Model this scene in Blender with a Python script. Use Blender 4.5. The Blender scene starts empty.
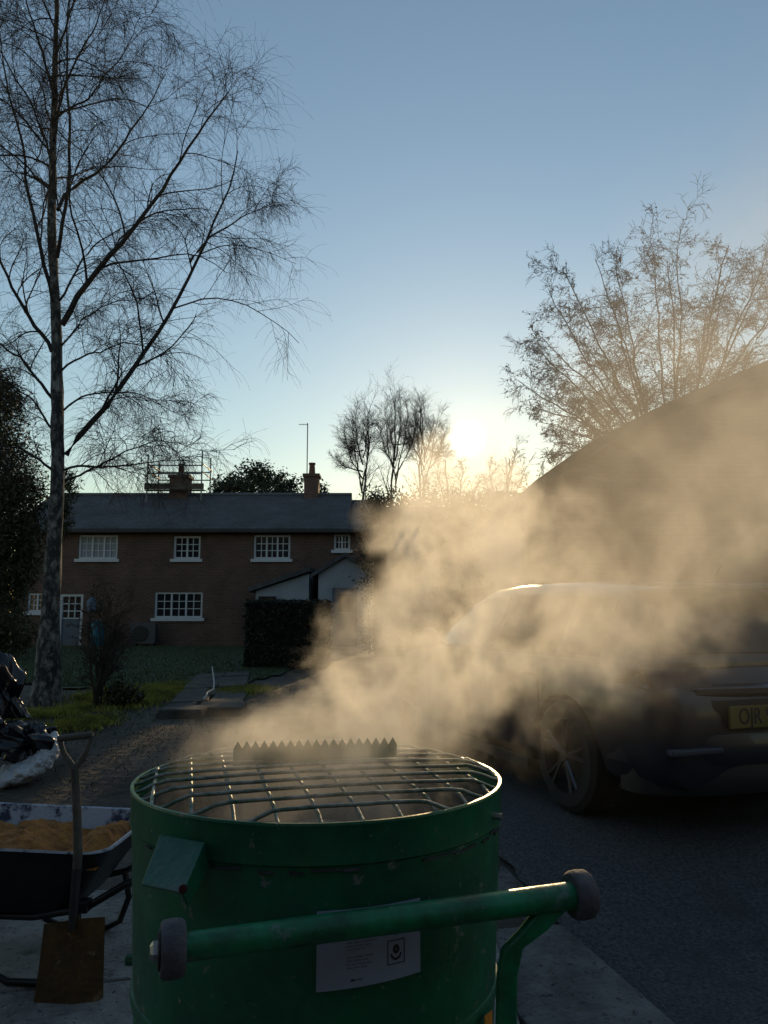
import bpy, bmesh, math, random
import numpy as np
from mathutils import Vector, Matrix
R = math.radians
C = bpy.context.scene.collection
scn = bpy.context.scene

# ------------------------------------------------------------------ camera
W, H, F = 768, 1024, 769.0
PITCH, CAMZ = R(7.5), 1.55
cam = bpy.data.objects.new('camera', bpy.data.cameras.new('camera'))
C.objects.link(cam)
cam.location = (0, 0, CAMZ)
cam.rotation_euler = (math.pi / 2 + PITCH, 0, 0)
cam.data.sensor_fit = 'VERTICAL'
cam.data.sensor_height = 34.6
cam.data.lens = 34.6 * F / H
cam.data.clip_start = 0.05
cam.data.clip_end = 3000
scn.camera = cam
SP, CP = math.sin(PITCH), math.cos(PITCH)


def P(px, py, Y):
    """point at depth Y (metres north of the viewer) that stands on this line of sight"""
    u, v = (px - W / 2) / F, (H / 2 - py) / F
    k = Y / (CP - v * SP)
    return Vector((u * k, Y, CAMZ + (SP + v * CP) * k))


# ------------------------------------------------------------------ sky, sun
sd = P(467, 440, 10) - Vector((0, 0, CAMZ))
sd.normalize()
SUN_EL = math.asin(sd.z)
SUN_AZ = math.atan2(sd.x, sd.y)
world = bpy.data.worlds.new('World')
scn.world = world
world.use_nodes = True
nt = world.node_tree
nt.nodes.clear()
wo = nt.nodes.new('ShaderNodeOutputWorld')
bg = nt.nodes.new('ShaderNodeBackground')
sky = nt.nodes.new('ShaderNodeTexSky')
sky.sky_type = 'NISHITA'
sky.sun_disc = False
sky.sun_elevation = SUN_EL
sky.sun_rotation = SUN_AZ
sky.air_density = 1.45
sky.dust_density = 0.14
sky.ozone_density = 2.0
bg.inputs['Strength'].default_value = 0.15
nt.links.new(sky.outputs[0], bg.inputs['Color'])
# the sun itself, seen in the sky, with the bright aureole round it
tc = nt.nodes.new('ShaderNodeTexCoord')
dot = nt.nodes.new('ShaderNodeVectorMath'); dot.operation = 'DOT_PRODUCT'
nrm = nt.nodes.new('ShaderNodeVectorMath'); nrm.operation = 'NORMALIZE'
nt.links.new(tc.outputs['Generated'], nrm.inputs[0])
nt.links.new(nrm.outputs[0], dot.inputs[0])
dot.inputs[1].default_value = sd


def wmath(op, a, b=None, c=None):
    n = nt.nodes.new('ShaderNodeMath'); n.operation = op
    for i, x in enumerate((a, b, c)):
        if x is None:
            continue
        if isinstance(x, (int, float)):
            n.inputs[i].default_value = x
        else:
            nt.links.new(x, n.inputs[i])
    return n.outputs[0]


ang = wmath('ARCCOSINE', wmath('MINIMUM', dot.outputs['Value'], 0.9999999))
lob1 = wmath('MULTIPLY', wmath('EXPONENT', wmath('MULTIPLY', wmath('POWER', wmath('DIVIDE', ang, R(0.66)), 2.0), -1.0)), 18.0)
lob2 = wmath('MULTIPLY', wmath('EXPONENT', wmath('MULTIPLY', wmath('DIVIDE', ang, R(2.6)), -1.0)), 0.28)
bg2 = nt.nodes.new('ShaderNodeBackground')
bg2.inputs['Color'].default_value = (1, 0.78, 0.44, 1)
nt.links.new(wmath('ADD', lob1, lob2), bg2.inputs['Strength'])
add = nt.nodes.new('ShaderNodeAddShader')
nt.links.new(bg.outputs[0], add.inputs[0])
nt.links.new(bg2.outputs[0], add.inputs[1])
nt.links.new(add.outputs[0], wo.inputs['Surface'])

sl = bpy.data.lights.new('sun', 'SUN')
sl.energy = 3.3
sl.angle = R(0.53)
sl.color = (1.0, 0.70, 0.35)
sun = bpy.data.objects.new('sun', sl)
C.objects.link(sun)
sun.location = (0, 0, 30)
sun.rotation_euler = sd.to_track_quat('Z', 'Y').to_euler()

vs = scn.view_settings
vs.view_transform = 'Standard'
vs.look = 'None'
vs.gamma = 1.0
vs.use_curve_mapping = False
vs.exposure = -0.27
cy = scn.cycles
cy.use_denoising = True
cy.denoiser = 'OPENIMAGEDENOISE'
cy.max_bounces = 6
cy.diffuse_bounces = 3
cy.glossy_bounces = 3
cy.transmission_bounces = 4
cy.transparent_max_bounces = 8
cy.volume_bounces = 2
cy.volume_step_rate = 1.5
cy.volume_max_steps = 256
cy.sample_clamp_indirect = 4.0
cy.use_adaptive_sampling = True
cy.adaptive_threshold = 0.015
cy.caustics_reflective = False
cy.caustics_refractive = False

rng = np.random.default_rng(7)
random.seed(7)

# ------------------------------------------------------------------ materials
MATS = {}


def mat(name, col, rough=0.7, metal=0.0, var=0.0, scale=8.0, col2=None, bump=0.0, bscale=40.0, spec=0.5,
        coat=0.0, detail=6.0, thr=(0.35, 0.65), rvar=0.0, specks=()):
    m = bpy.data.materials.new(name)
    m.use_nodes = True
    t = m.node_tree
    b = t.nodes['Principled BSDF']
    b.inputs['Base Color'].default_value = (*col, 1)
    b.inputs['Roughness'].default_value = rough
    b.inputs['Metallic'].default_value = metal
    b.inputs['Specular IOR Level'].default_value = spec
    b.inputs['Coat Weight'].default_value = coat
    tcn = t.nodes.new('ShaderNodeTexCoord')
    if var > 0 or col2 is not None:
        n = t.nodes.new('ShaderNodeTexNoise')
        n.inputs['Scale'].default_value = scale
        n.inputs['Detail'].default_value = detail
        n.inputs['Roughness'].default_value = 0.65
        t.links.new(tcn.outputs['Object'], n.inputs['Vector'])
        r = t.nodes.new('ShaderNodeValToRGB')
        r.color_ramp.elements[0].position = thr[0]
        r.color_ramp.elements[1].position = thr[1]
        c2 = col2 if col2 is not None else tuple(c * (1 - var) for c in col)
        r.color_ramp.elements[0].color = (*c2, 1)
        r.color_ramp.elements[1].color = (*col, 1)
        t.links.new(n.outputs['Fac'], r.inputs['Fac'])
        t.links.new(r.outputs['Color'], b.inputs['Base Color'])
        if rvar:
            mr = t.nodes.new('ShaderNodeMapRange')
            mr.inputs['To Min'].default_value = rough + rvar
            mr.inputs['To Max'].default_value = rough - rvar
            t.links.new(n.outputs['Fac'], mr.inputs['Value'])
            t.links.new(mr.outputs[0], b.inputs['Roughness'])
    for (ssc, th0, th1, scol) in specks:
        n3 = t.nodes.new('ShaderNodeTexNoise')
        n3.inputs['Scale'].default_value = ssc; n3.inputs['Detail'].default_value = 9; n3.inputs['Roughness'].default_value = .7
        t.links.new(tcn.outputs['Object'], n3.inputs['Vector'])
        r3 = t.nodes.new('ShaderNodeMapRange'); r3.inputs['From Min'].default_value = th0; r3.inputs['From Max'].default_value = th1
        t.links.new(n3.outputs['Fac'], r3.inputs['Value'])
        m3 = t.nodes.new('ShaderNodeMix'); m3.data_type = 'RGBA'
        src = b.inputs['Base Color']
        if src.is_linked: t.links.new(src.links[0].from_socket, m3.inputs['A'])
        else: m3.inputs['A'].default_value = src.default_value
        m3.inputs['B'].default_value = (*scol, 1)
        t.links.new(r3.outputs[0], m3.inputs['Factor'])
        t.links.new(m3.outputs['Result'], b.inputs['Base Color'])
    if bump > 0:
        n2 = t.nodes.new('ShaderNodeTexNoise')
        n2.inputs['Scale'].default_value = bscale
        n2.inputs['Detail'].default_value = 5
        t.links.new(tcn.outputs['Object'], n2.inputs['Vector'])
        bp = t.nodes.new('ShaderNodeBump')
        bp.inputs['Strength'].default_value = bump
        bp.inputs['Distance'].default_value = 0.02
        t.links.new(n2.outputs['Fac'], bp.inputs['Height'])
        t.links.new(bp.outputs[0], b.inputs['Normal'])
    MATS[name] = m
    return m


def brick_mat(name, c1, c2, mortar, bw, bh, offs=0.5, msize=0.012, axes='xz', bumpd=0.008):
    m = mat(name, c1, 0.85)
    t = m.node_tree
    b = t.nodes['Principled BSDF']
    tcn = [n for n in t.nodes if n.type == 'TEX_COORD'][0]
    sp = t.nodes.new('ShaderNodeSeparateXYZ')
    t.links.new(tcn.outputs['Object'], sp.inputs[0])
    cb = t.nodes.new('ShaderNodeCombineXYZ')
    if axes == 'xz':
        ad = t.nodes.new('ShaderNodeMath'); ad.operation = 'ADD'
        t.links.new(sp.outputs['X'], ad.inputs[0]); t.links.new(sp.outputs['Y'], ad.inputs[1])
        t.links.new(ad.outputs[0], cb.inputs[0]); t.links.new(sp.outputs['Z'], cb.inputs[1])
    else:
        t.links.new(sp.outputs[axes[0].upper()], cb.inputs[0]); t.links.new(sp.outputs[axes[1].upper()], cb.inputs[1])
    br = t.nodes.new('ShaderNodeTexBrick')
    br.inputs['Scale'].default_value = 1.0
    br.inputs['Brick Width'].default_value = bw
    br.inputs['Row Height'].default_value = bh
    br.inputs['Mortar Size'].default_value = msize
    br.inputs['Mortar Smooth'].default_value = 0.2
    br.offset = offs
    br.inputs['Color1'].default_value = (*c1, 1)
    br.inputs['Color2'].default_value = (*c2, 1)
    br.inputs['Mortar'].default_value = (*mortar, 1)
    t.links.new(cb.outputs[0], br.inputs['Vector'])
    n = t.nodes.new('ShaderNodeTexNoise'); n.inputs['Scale'].default_value = 1.3; n.inputs['Detail'].default_value = 8
    t.links.new(tcn.outputs['Object'], n.inputs['Vector'])
    mx = t.nodes.new('ShaderNodeMix'); mx.data_type = 'RGBA'; mx.blend_type = 'MULTIPLY'
    mx.inputs['Factor'].default_value = 0.7
    rr = t.nodes.new('ShaderNodeValToRGB')
    rr.color_ramp.elements[0].position = .3; rr.color_ramp.elements[0].color = (.5, .48, .46, 1)
    rr.color_ramp.elements[1].position = .75; rr.color_ramp.elements[1].color = (1.1, 1.1, 1.1, 1)
    t.links.new(n.outputs['Fac'], rr.inputs[0])
    t.links.new(br.outputs['Color'], mx.inputs['A']); t.links.new(rr.outputs[0], mx.inputs['B'])
    t.links.new(mx.outputs['Result'], b.inputs['Base Color'])
    bp = t.nodes.new('ShaderNodeBump'); bp.inputs['Distance'].default_value = bumpd; bp.invert = True
    t.links.new(br.outputs['Fac'], bp.inputs['Height'])
    t.links.new(bp.outputs[0], b.inputs['Normal'])
    return m


mat('green_paint', (0.008, 0.165, 0.072), 0.42, 0.0, col2=(0.010, 0.085, 0.046), scale=7, bump=0.16, bscale=22, spec=0.5, rvar=0.12, specks=((3.2, .54, .75, (.035, .075, .055)), (18, .61, .65, (.17, .19, .17)), (55, .64, .67, (.24, .24, .22))))
mat('green_scuffed', (0.022, 0.115, 0.075), 0.55, 0.0, col2=(0.07, 0.12, 0.11), scale=14, bump=0.2, bscale=50, thr=(.38, .5))
mat('green_bar', (0.010, 0.25, 0.105), 0.40, 0.0, col2=(0.012, 0.085, 0.040), scale=12, bump=0.12, bscale=60, rvar=0.1, specks=((20, .60, .66, (.10, .19, .15)), (60, .65, .68, (.3, .3, .28))))
mat('green_worn_rod', (0.05, 0.12, 0.075), 0.45, 0.3, col2=(0.30, 0.31, 0.28), scale=30, bump=0.2, bscale=90, thr=(.40, .62))
mat('drum_inside', (0.20, 0.19, 0.17), 0.9, 0.0, var=.5, scale=10, bump=.5, bscale=40)
mat('mix', (0.24, 0.20, 0.16), 0.95, 0.0, var=.5, scale=14, bump=1.0, bscale=30)
mat('scrape', (0.085, 0.085, 0.095), 0.7, 0.1, var=.8, scale=25, bump=.3)
mat('rubber_grey', (0.12, 0.115, 0.13), 0.8, 0.0, var=.4, scale=18, bump=.3, bscale=60)
mat('steel', (0.42, 0.42, 0.42), 0.38, 1.0, var=.4, scale=20)
mat('label_paper', (0.33, 0.37, 0.47), 0.55, 0.0, var=.12, scale=6)
mat('ink', (0.02, 0.02, 0.025), 0.6)
mat('ink_faint', (0.17, 0.18, 0.22), 0.6)
mat('orange_sticker', (0.75, 0.25, 0.02), 0.5)
mat('red_paint', (0.09, 0.016, 0.016), 0.8, var=.5, scale=30)
mat('barrow_black', (0.010, 0.010, 0.012), 0.45, 0.0, var=.4, scale=10, bump=.15)
mat('barrow_rim', (0.42, 0.44, 0.50), 0.7, 0.0, col2=(0.03, 0.035, 0.07), scale=11, bump=.3, thr=(.40, .50))
mat('sand', (0.52, 0.21, 0.045), 0.95, 0.0, col2=(0.20, 0.080, 0.02), scale=14, bump=1.0, bscale=60, detail=10)
mat('ash_wood', (0.115, 0.10, 0.082), 0.6, 0.0, var=.5, scale=14, bump=.2, bscale=70)
mat('dark_metal', (0.05, 0.05, 0.052), 0.5, 0.5, var=.3, scale=20)
mat('rust_blade', (0.125, 0.056, 0.015), 0.8, 0.0, col2=(0.055, 0.036, 0.013), scale=9, bump=.5, bscale=40, specks=((14, .57, .64, (.20, .13, .06)), (45, .62, .66, (.03, .02, .012))))
mat('black_plastic', (0.008, 0.008, 0.012), 0.26, 0.0, bump=.35, bscale=9, spec=.6)
mat('white_plastic', (0.72, 0.73, 0.74), 0.45, 0.0, var=.35, scale=6, bump=.4, bscale=12)
mat('concrete', (0.32, 0.305, 0.285), 0.92, 0.0, col2=(0.13, 0.122, 0.112), scale=3.2, bump=.9, bscale=38, detail=12, thr=(.34, .60), specks=((30, .58, .63, (.05, .045, .04)), (6, .54, .66, (.10, .085, .068)), (55, .61, .65, (.42, .41, .39))))
mat('concrete_kerb', (0.20, 0.19, 0.18), 0.92, 0.0, col2=(0.085, 0.08, 0.075), scale=5, bump=.9, bscale=45, detail=12, specks=((26, .58, .63, (.03, .028, .026)), (7, .56, .68, (.075, .068, .055))))
mat('soil', (0.105, 0.085, 0.068), 0.95, 0.0, col2=(0.035, 0.029, 0.023), scale=2.2, bump=1.0, bscale=11, detail=12, specks=((5, .58, .70, (.055, .050, .022)), (40, .66, .70, (.12, .105, .09))))
mat('tarmac', (0.12, 0.117, 0.122), 0.8, 0.0, col2=(0.028, 0.028, 0.030), scale=55, bump=1.0, bscale=70, detail=8, specks=((2.0, .52, .70, (.045, .044, .044)), (120, .63, .68, (.25, .24, .23))))
mat('pebble', (0.20, 0.19, 0.18), 0.8, var=.5, scale=3)
mat('lawn', (0.050, 0.075, 0.032), 0.95, 0.0, col2=(0.032, 0.050, 0.022), scale=1.2, bump=1.0, bscale=20)
mat('grass_blade', (0.075, 0.105, 0.034), 0.8, var=.5, scale=2.0)
mat('moss', (0.36, 0.34, 0.05), 0.9, 0.0, col2=(0.10, 0.105, 0.022), scale=3)  # moss green, brightened so its colour stands in for sunlight on the patch
mat('flagstone', (0.105, 0.096, 0.085), 0.9, var=.6, scale=3, bump=.8, specks=((2.2, .50, .66, (.045, .042, .026)),))
mat('bark', (0.055, 0.045, 0.038), 0.95, var=.5, scale=6, bump=.6, bscale=18)
mat('twig', (0.040, 0.028, 0.024), 0.9)
mat('twig_warm', (0.050, 0.036, 0.026), 0.9)
mat('leaf_dark', (0.030, 0.042, 0.016), 0.65, var=.55, scale=1.6)
mat('leaf_olive', (0.060, 0.062, 0.020), 0.6, var=.55, scale=2.4)
mat('hedge_leaf', (0.026, 0.034, 0.016), 0.7, var=.5, scale=2)
mat('white_paint', (0.62, 0.63, 0.66), 0.55, var=.12, scale=5)
mat('white_render', (0.40, 0.42, 0.46), 0.8, var=.2, scale=2)
mat('glass', (0.02, 0.022, 0.026), 0.08, 0.0, spec=.35)
mat('curtain', (0.30, 0.31, 0.34), 0.9)
mat('door_paint', (0.10, 0.12, 0.15), 0.6)
mat('teal', (0.01, 0.12, 0.17), 0.5)
mat('pale_blue', (0.14, 0.18, 0.25), 0.6)
mat('box_grey', (0.085, 0.085, 0.09), 0.7, var=.2)
mat('lead', (0.10, 0.105, 0.115), 0.6, var=.3)
mat('gutter', (0.012, 0.012, 0.013), 0.5)
mat('terracotta', (0.16, 0.075, 0.045), 0.85, var=.3)
mat('scaffold', (0.20, 0.20, 0.21), 0.5, .6)
mat('board', (0.10, 0.08, 0.06), 0.9)
mat('fence_wood', (0.085, 0.062, 0.045), 0.9, var=.4, scale=4, bump=.3)
mat('car_paint', (0.010, 0.014, 0.026), 0.34, 0.0, coat=0.35)
mat('car_trim', (0.010, 0.010, 0.011), 0.6)
mat('tyre', (0.012, 0.012, 0.012), 0.85, bump=.2)
mat('alloy', (0.095, 0.10, 0.115), 0.4, .9)
mat('tail_lamp', (0.030, 0.004, 0.006), 0.2, spec=.5)
mat('bumper_bar', (0.035, 0.045, 0.075), 0.45)
mat('plate_yellow', (0.19, 0.145, 0.025), 0.6)
mat('hose', (0.42, 0.42, 0.40), 0.6)
mat('underlay', (0.045, 0.040, 0.034), 0.95, var=.5, scale=3, bump=.6)
brick_mat('house_brick', (0.180, 0.085, 0.060), (0.115, 0.060, 0.046), (0.155, 0.125, 0.105), .225, .075)
brick_mat('added_house_brick', (0.10, 0.09, 0.085), (0.08, 0.072, 0.068), (0.10, 0.095, 0.09), .225, .075)
brick_mat('barn_brick', (0.130, 0.070, 0.049), (0.118, 0.066, 0.047), (0.122, 0.070, 0.051), .225, .075, bumpd=.002)
brick_mat('slate', (0.115, 0.112, 0.118), (0.088, 0.086, 0.092), (0.035, 0.035, 0.037), .25, .16, msize=.008, axes='xy', bumpd=.012)
brick_mat('clay_tile', (0.115, 0.062, 0.043), (0.085, 0.050, 0.038), (0.055, 0.036, 0.028), .17, .11, msize=.008, axes='yx', bumpd=.012)

# birch bark: white skin peeling in bands over dark fissured base
m = mat('birch_bark', (0.40, 0.37, 0.34), 0.8, bump=.5, bscale=12)
t = m.node_tree; b = t.nodes['Principled BSDF']
tcn = [n for n in t.nodes if n.type == 'TEX_COORD'][0]
mp = t.nodes.new('ShaderNodeMapping'); mp.inputs['Scale'].default_value = (4.5, 4.5, 2.6)
t.links.new(tcn.outputs['Object'], mp.inputs['Vector'])
n = t.nodes.new('ShaderNodeTexNoise'); n.inputs['Scale'].default_value = 2.6; n.inputs['Detail'].default_value = 8; n.inputs['Roughness'].default_value = .7
t.links.new(mp.outputs[0], n.inputs['Vector'])
r = t.nodes.new('ShaderNodeValToRGB')
r.color_ramp.elements[0].position = .46; r.color_ramp.elements[0].color = (.030, .026, .023, 1)
r.color_ramp.elements[1].position = .68; r.color_ramp.elements[1].color = (.34, .31, .28, 1)
t.links.new(n.outputs['Fac'], r.inputs[0]); t.links.new(r.outputs[0], b.inputs['Base Color'])


# ------------------------------------------------------------------ builders
class MB:
    def __init__(s):
        s.v = []; s.f = []

    def add(s, v, f):
        o = len(s.v)
        s.v += [tuple(p) for p in v]
        s.f += [tuple(i + o for i in q) for q in f]
        return s

    def box(s, c, d, M=None):
        x, y, z = (a / 2 for a in d)
        v = [Vector((i * x, j * y, k * z)) for i in (-1, 1) for j in (-1, 1) for k in (-1, 1)]
        if M is not None:
            v = [M @ p for p in v]
        v = [p + Vector(c) for p in v]
        return s.add(v, [(0, 1, 3, 2), (4, 6, 7, 5), (0, 4, 5, 1), (2, 3, 7, 6), (0, 2, 6, 4), (1, 5, 7, 3)])

    def bb(s, x0, x1, y0, y1, z0, z1):
        return s.box(((x0 + x1) / 2, (y0 + y1) / 2, (z0 + z1) / 2), (x1 - x0, y1 - y0, z1 - z0))

    def tube(s, pts, rad, n=10, caps=True):
        pts = [Vector(p) for p in pts]
        if not hasattr(rad, '__len__'):
            rad = [rad] * len(pts)
        v = []; f = []
        up = None
        for i, p in enumerate(pts):
            d = (pts[min(i + 1, len(pts) - 1)] - pts[max(i - 1, 0)]).normalized()
            if up is None:
                up = Vector((0, 0, 1)) if abs(d.z) < .9 else Vector((1, 0, 0))
            a = (up - d * up.dot(d)).normalized()
            up = a
            bq = d.cross(a)
            for k in range(n):
                th = 2 * math.pi * k / n
                v.append(p + (a * math.cos(th) + bq * math.sin(th)) * rad[i])
        for i in range(len(pts) - 1):
            for k in range(n):
                k2 = (k + 1) % n
                f.append((i * n + k, i * n + k2, (i + 1) * n + k2, (i + 1) * n + k))
        if caps:
            f.append(tuple(range(n - 1, -1, -1)))
            f.append(tuple((len(pts) - 1) * n + k for k in range(n)))
        return s.add(v, f)

    def lathe(s, prof, n=48, c=(0, 0, 0), axis='z', closed=False):
        v = []; f = []
        for (r, h) in prof:
            for k in range(n):
                th = 2 * math.pi * k / n
                q = (r * math.cos(th), r * math.sin(th), h)
                if axis == 'y': q = (q[0], q[2], q[1])
                if axis == 'x': q = (q[2], q[0], q[1])
                v.append(Vector(q) + Vector(c))
        m_ = len(prof)
        for i in range(m_ if closed else m_ - 1):
            i2 = (i + 1) % m_
            for k in range(n):
                k2 = (k + 1) % n
                f.append((i * n + k, i * n + k2, i2 * n + k2, i2 * n + k))
        if not closed:
            f.append(tuple(range(n - 1, -1, -1)))
            f.append(tuple((m_ - 1) * n + k for k in range(n)))
        return s.add(v, f)

    def prism(s, poly, vec):
        n = len(poly)
        vec = Vector(vec)
        v = [Vector(p) for p in poly] + [Vector(p) + vec for p in poly]
        f = [tuple(range(n - 1, -1, -1)), tuple(range(n, 2 * n))]
        f += [(i, (i + 1) % n, n + (i + 1) % n, n + i) for i in range(n)]
        return s.add(v, f)

    def build(s, name, m, parent=None, smooth=False, bevel=0.0, loc=None, sub=0, recalc=True):
        me = bpy.data.meshes.new(name)
        v = s.v
        if loc is not None:
            L = Vector(loc)
            v = [Vector(p) - L for p in v]
        me.from_pydata([tuple(p) for p in v], [], s.f)
        if recalc:
            bm = bmesh.new(); bm.from_mesh(me)
            bmesh.ops.recalc_face_normals(bm, faces=bm.faces)
            bm.to_mesh(me); bm.free()
        return link(name, me, m, parent, smooth, bevel, loc if parent is None else None, sub)


def link(name, me, m, parent=None, smooth=False, bevel=0.0, loc=None, sub=0):
    me.materials.append(MATS[m])
    if smooth:
        me.polygons.foreach_set('use_smooth', [True] * len(me.polygons))
        if smooth != 'all':
            me.set_sharp_from_angle(angle=R(38))
    o = bpy.data.objects.new(name, me)
    C.objects.link(o)
    o.parent = parent
    if loc is not None:
        o.location = loc
    if bevel:
        bv = o.modifiers.new('bevel', 'BEVEL'); bv.width = bevel; bv.segments = 2; bv.limit_method = 'ANGLE'
    if sub:
        sb = o.modifiers.new('sub', 'SUBSURF'); sb.levels = sub; sb.render_levels = sub
    return o


def npmesh(name, v, f, m, parent=None, smooth=False, loc=None):
    """numpy verts n x 3, faces k x (3 or 4)"""
    v = np.asarray(v, dtype=np.float32); f = np.asarray(f, dtype=np.int32)
    me = bpy.data.meshes.new(name)
    me.vertices.add(len(v)); me.vertices.foreach_set('co', v.ravel())
    k = f.shape[1]
    me.loops.add(f.size); me.loops.foreach_set('vertex_index', f.ravel())
    me.polygons.add(len(f)); me.polygons.foreach_set('loop_start', np.arange(0, f.size, k, dtype=np.int32))
    me.update(calc_edges=True)
    me.validate()
    return link(name, me, m, parent, smooth, 0, loc)


def tag(o, label=None, cat=None, group=None, kind=None):
    if label: o['label'] = label
    if cat: o['category'] = cat
    if group: o['group'] = group
    if kind: o['kind'] = kind
    return o


def thing(name, label, cat, loc=(0, 0, 0), rotz=0, group=None):
    o = bpy.data.objects.new(name, None)
    C.objects.link(o)
    o.location = loc; o.rotation_euler = (0, 0, rotz)
    o.empty_display_size = .1
    return tag(o, label, cat, group)


def sst(a, b, x):
    t_ = np.clip((x - a) / (b - a), 0, 1)
    return t_ * t_ * (3 - 2 * t_)


def gz(x, y):
    """height of the ground"""
    Lh = .40 * sst(4.6, 8.6, y)
    Rh = .33 * sst(3.2, 5.0, y) + .07 * sst(5.2, 9.0, y)
    w = sst(.0, .5, x)
    return float(Lh * (1 - w) + Rh * w) if np.isscalar(x) else Lh * (1 - w) + Rh * w


def on_ground(px, py):
    """where a line of sight meets the ground"""
    lo, hi = 1.0, 60.0
    for _ in range(50):
        mid = (lo + hi) / 2
        q = P(px, py, mid)
        if q.z > gz(q.x, q.y): lo = mid
        else: hi = mid
    return P(px, py, (lo + hi) / 2)


# ------------------------------------------------------------------ the setting
def sheet(name, xs, ys, m, dz=0.0, keep=None, noise=0.0, label=None, kind='structure', hf=None, smooth=True):
    X, Y = np.meshgrid(xs, ys)
    Z = (hf or gz)(X, Y) + dz
    if noise:
        Z = Z + noise * (rng.random(X.shape) - .5)
    v = np.stack([X, Y, Z], -1).reshape(-1, 3)
    nx, ny = len(xs), len(ys)
    i = np.arange(nx * ny).reshape(ny, nx)
    f = np.stack([i[:-1, :-1], i[:-1, 1:], i[1:, 1:], i[1:, :-1]], -1).reshape(-1, 4)
    if keep is not None:
        c = v[f].mean(1)
        f = f[keep(c[:, 0], c[:, 1])]
    o = npmesh(name, v, f, m, smooth=smooth)
    tag(o, label, None, None, kind)
    return o


xs = np.unique(np.concatenate([np.linspace(-400, -20, 20), np.linspace(-20, 20, 161), np.linspace(20, 400, 20)]))
ys = np.unique(np.concatenate([np.linspace(-60, -4, 15), np.linspace(-4, 14, 145), np.linspace(14, 40, 40), np.linspace(40, 900, 20)]))
sheet('ground', xs, ys, 'soil', -0.03, label='bare brown soil around the garden and drive')

# the drive: tarmac right of the concrete edging
E = [on_ground(665, 1024), on_ground(570, 935), on_ground(500, 862)]
ed = (E[2] - E[0]).normalized()


def edge_x(y):
    """x of the line between edging slabs and tarmac"""
    return E[0].x + (np.minimum(y, 6.5) - E[0].y) * (E[1].x - E[0].x) / (E[1].y - E[0].y)


dv = []
yy = np.concatenate([np.linspace(-6, 12, 181), np.linspace(12.5, 21, 18)])
nx = 60
for y in yy:
    x0 = float(edge_x(y)) + .010 * math.sin(y * 37) + .008 * math.sin(y * 91)
    for i in range(nx):
        x = x0 + (14 - x0) * (i / (nx - 1)) ** 1.6
        dv.append((x, y, gz(x, y) - .006))
idx = np.arange(len(yy) * nx).reshape(len(yy), nx)
df = np.stack([idx[:-1, :-1], idx[:-1, 1:], idx[1:, 1:], idx[1:, :-1]], -1).reshape(-1, 4)
drive = npmesh('driveway', dv, df, 'tarmac', smooth=True)
tag(drive, 'dark tarmac driveway under the parked car', kind='structure')

# loose grit lying on the tarmac and soil
gv = []; gf = []
for k in range(2600):
    y = 2.6 + rng.random() ** 1.6 * 6
    x = rng.uniform(-3.5, 3.8)
    r_ = .003 + .006 * rng.random() ** 2
    if -1.6 < x < .2 and y < 3.6: continue
    z = gz(x, y) - (.004 if x > edge_x(y) else .028) + r_ * .3
    if x < edge_x(y): r_ *= 2.0
    a = rng.uniform(0, 6.28)
    o_ = len(gv)
    for q in ((1, 0, 0), (-.3, .9, 0), (-.8, -.6, 0), (.1, .1, 1), (0, 0, -1)):
        gv.append((x + r_ * (q[0] * math.cos(a) - q[1] * math.sin(a)), y + r_ * (q[0] * math.sin(a) + q[1] * math.cos(a)), z + r_ * q[2] * .8))
    for q in ((0, 1, 3), (1, 2, 3), (2, 0, 3), (1, 0, 4), (2, 1, 4), (0, 2, 4)):
        gf.append(tuple(o_ + i for i in q))
tag(npmesh('grit', gv, gf, 'pebble'), 'scattered pale grit on tarmac and soil', 'grit', kind='stuff')


def slab(name, poly, parent, m='concrete', thick=.06, top=.0, bev=.008):
    """one paving slab; poly = ground corners (x, y)"""
    mb = MB()
    n_ = len(poly)
    tops = [Vector((x, y, gz(x, y) + top)) for x, y in poly]
    bot = [p - Vector((0, 0, thick)) for p in tops]
    mb.add(tops + bot, [tuple(range(n_)), tuple(range(2 * n_ - 1, n_ - 1, -1))] + [(i, (i + 1) % n_, n_ + (i + 1) % n_, n_ + i) for i in range(n_)])
    return mb.build(name, m, parent, bevel=bev)


# concrete paving under the barrow: big cast slabs with joints
pav = bpy.data.objects.new('paving', None); C.objects.link(pav)
tag(pav, 'pale cast concrete slabs under mixer and barrow', kind='structure')
ja = on_ground(0, 992); jb = on_ground(135, 978)
js = (jb.y - ja.y) / (jb.x - ja.x)
gap = .017


def jy(x, off=0): return ja.y + (x - ja.x) * js + off


cols = [-3.9, -2.55, -.78, .52]
for i in range(3):
    for off0, off1 in ((-4.6, -3.1), (-3.1, -1.55), (-1.55, 0), (0, 1.20)):
        x0, x1 = cols[i] + gap, cols[i + 1] - gap
        e0, e1 = off0 + gap, off1 - gap
        if off1 == 1.20: e1 += .0
        slab('slab', [(x0, jy(x0, e0)), (x1, jy(x1, e0)), (x1, jy(x1, e1)), (x0, jy(x0, e1))], pav, thick=.08, top=.0 + .006 * rng.random())
# edging slabs along the drive
kerb = bpy.data.objects.new('edging', None); C.objects.link(kerb)
tag(kerb, 'row of worn concrete edging slabs beside the tarmac', kind='structure')
pc = on_ground(560, 922).y
brks = [-2.0, -.4, 1.1, pc - 1.02, pc - .035, pc + .10, pc + 1.25, pc + 2.3]
for i in range(len(brks) - 1):
    y0, y1 = brks[i] + .008, brks[i + 1] - .008
    if i == 4:
        continue                                       # a gap where soil shows between two slabs
    w_ = .56
    slab('edging_slab', [(edge_x(y0) - w_, y0), (edge_x(y0) - .012, y0), (edge_x(y1) - .012, y1), (edge_x(y1) - w_, y1)], kerb, 'concrete_kerb', .10, .012 + .010 * (i % 2), .012)

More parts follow.
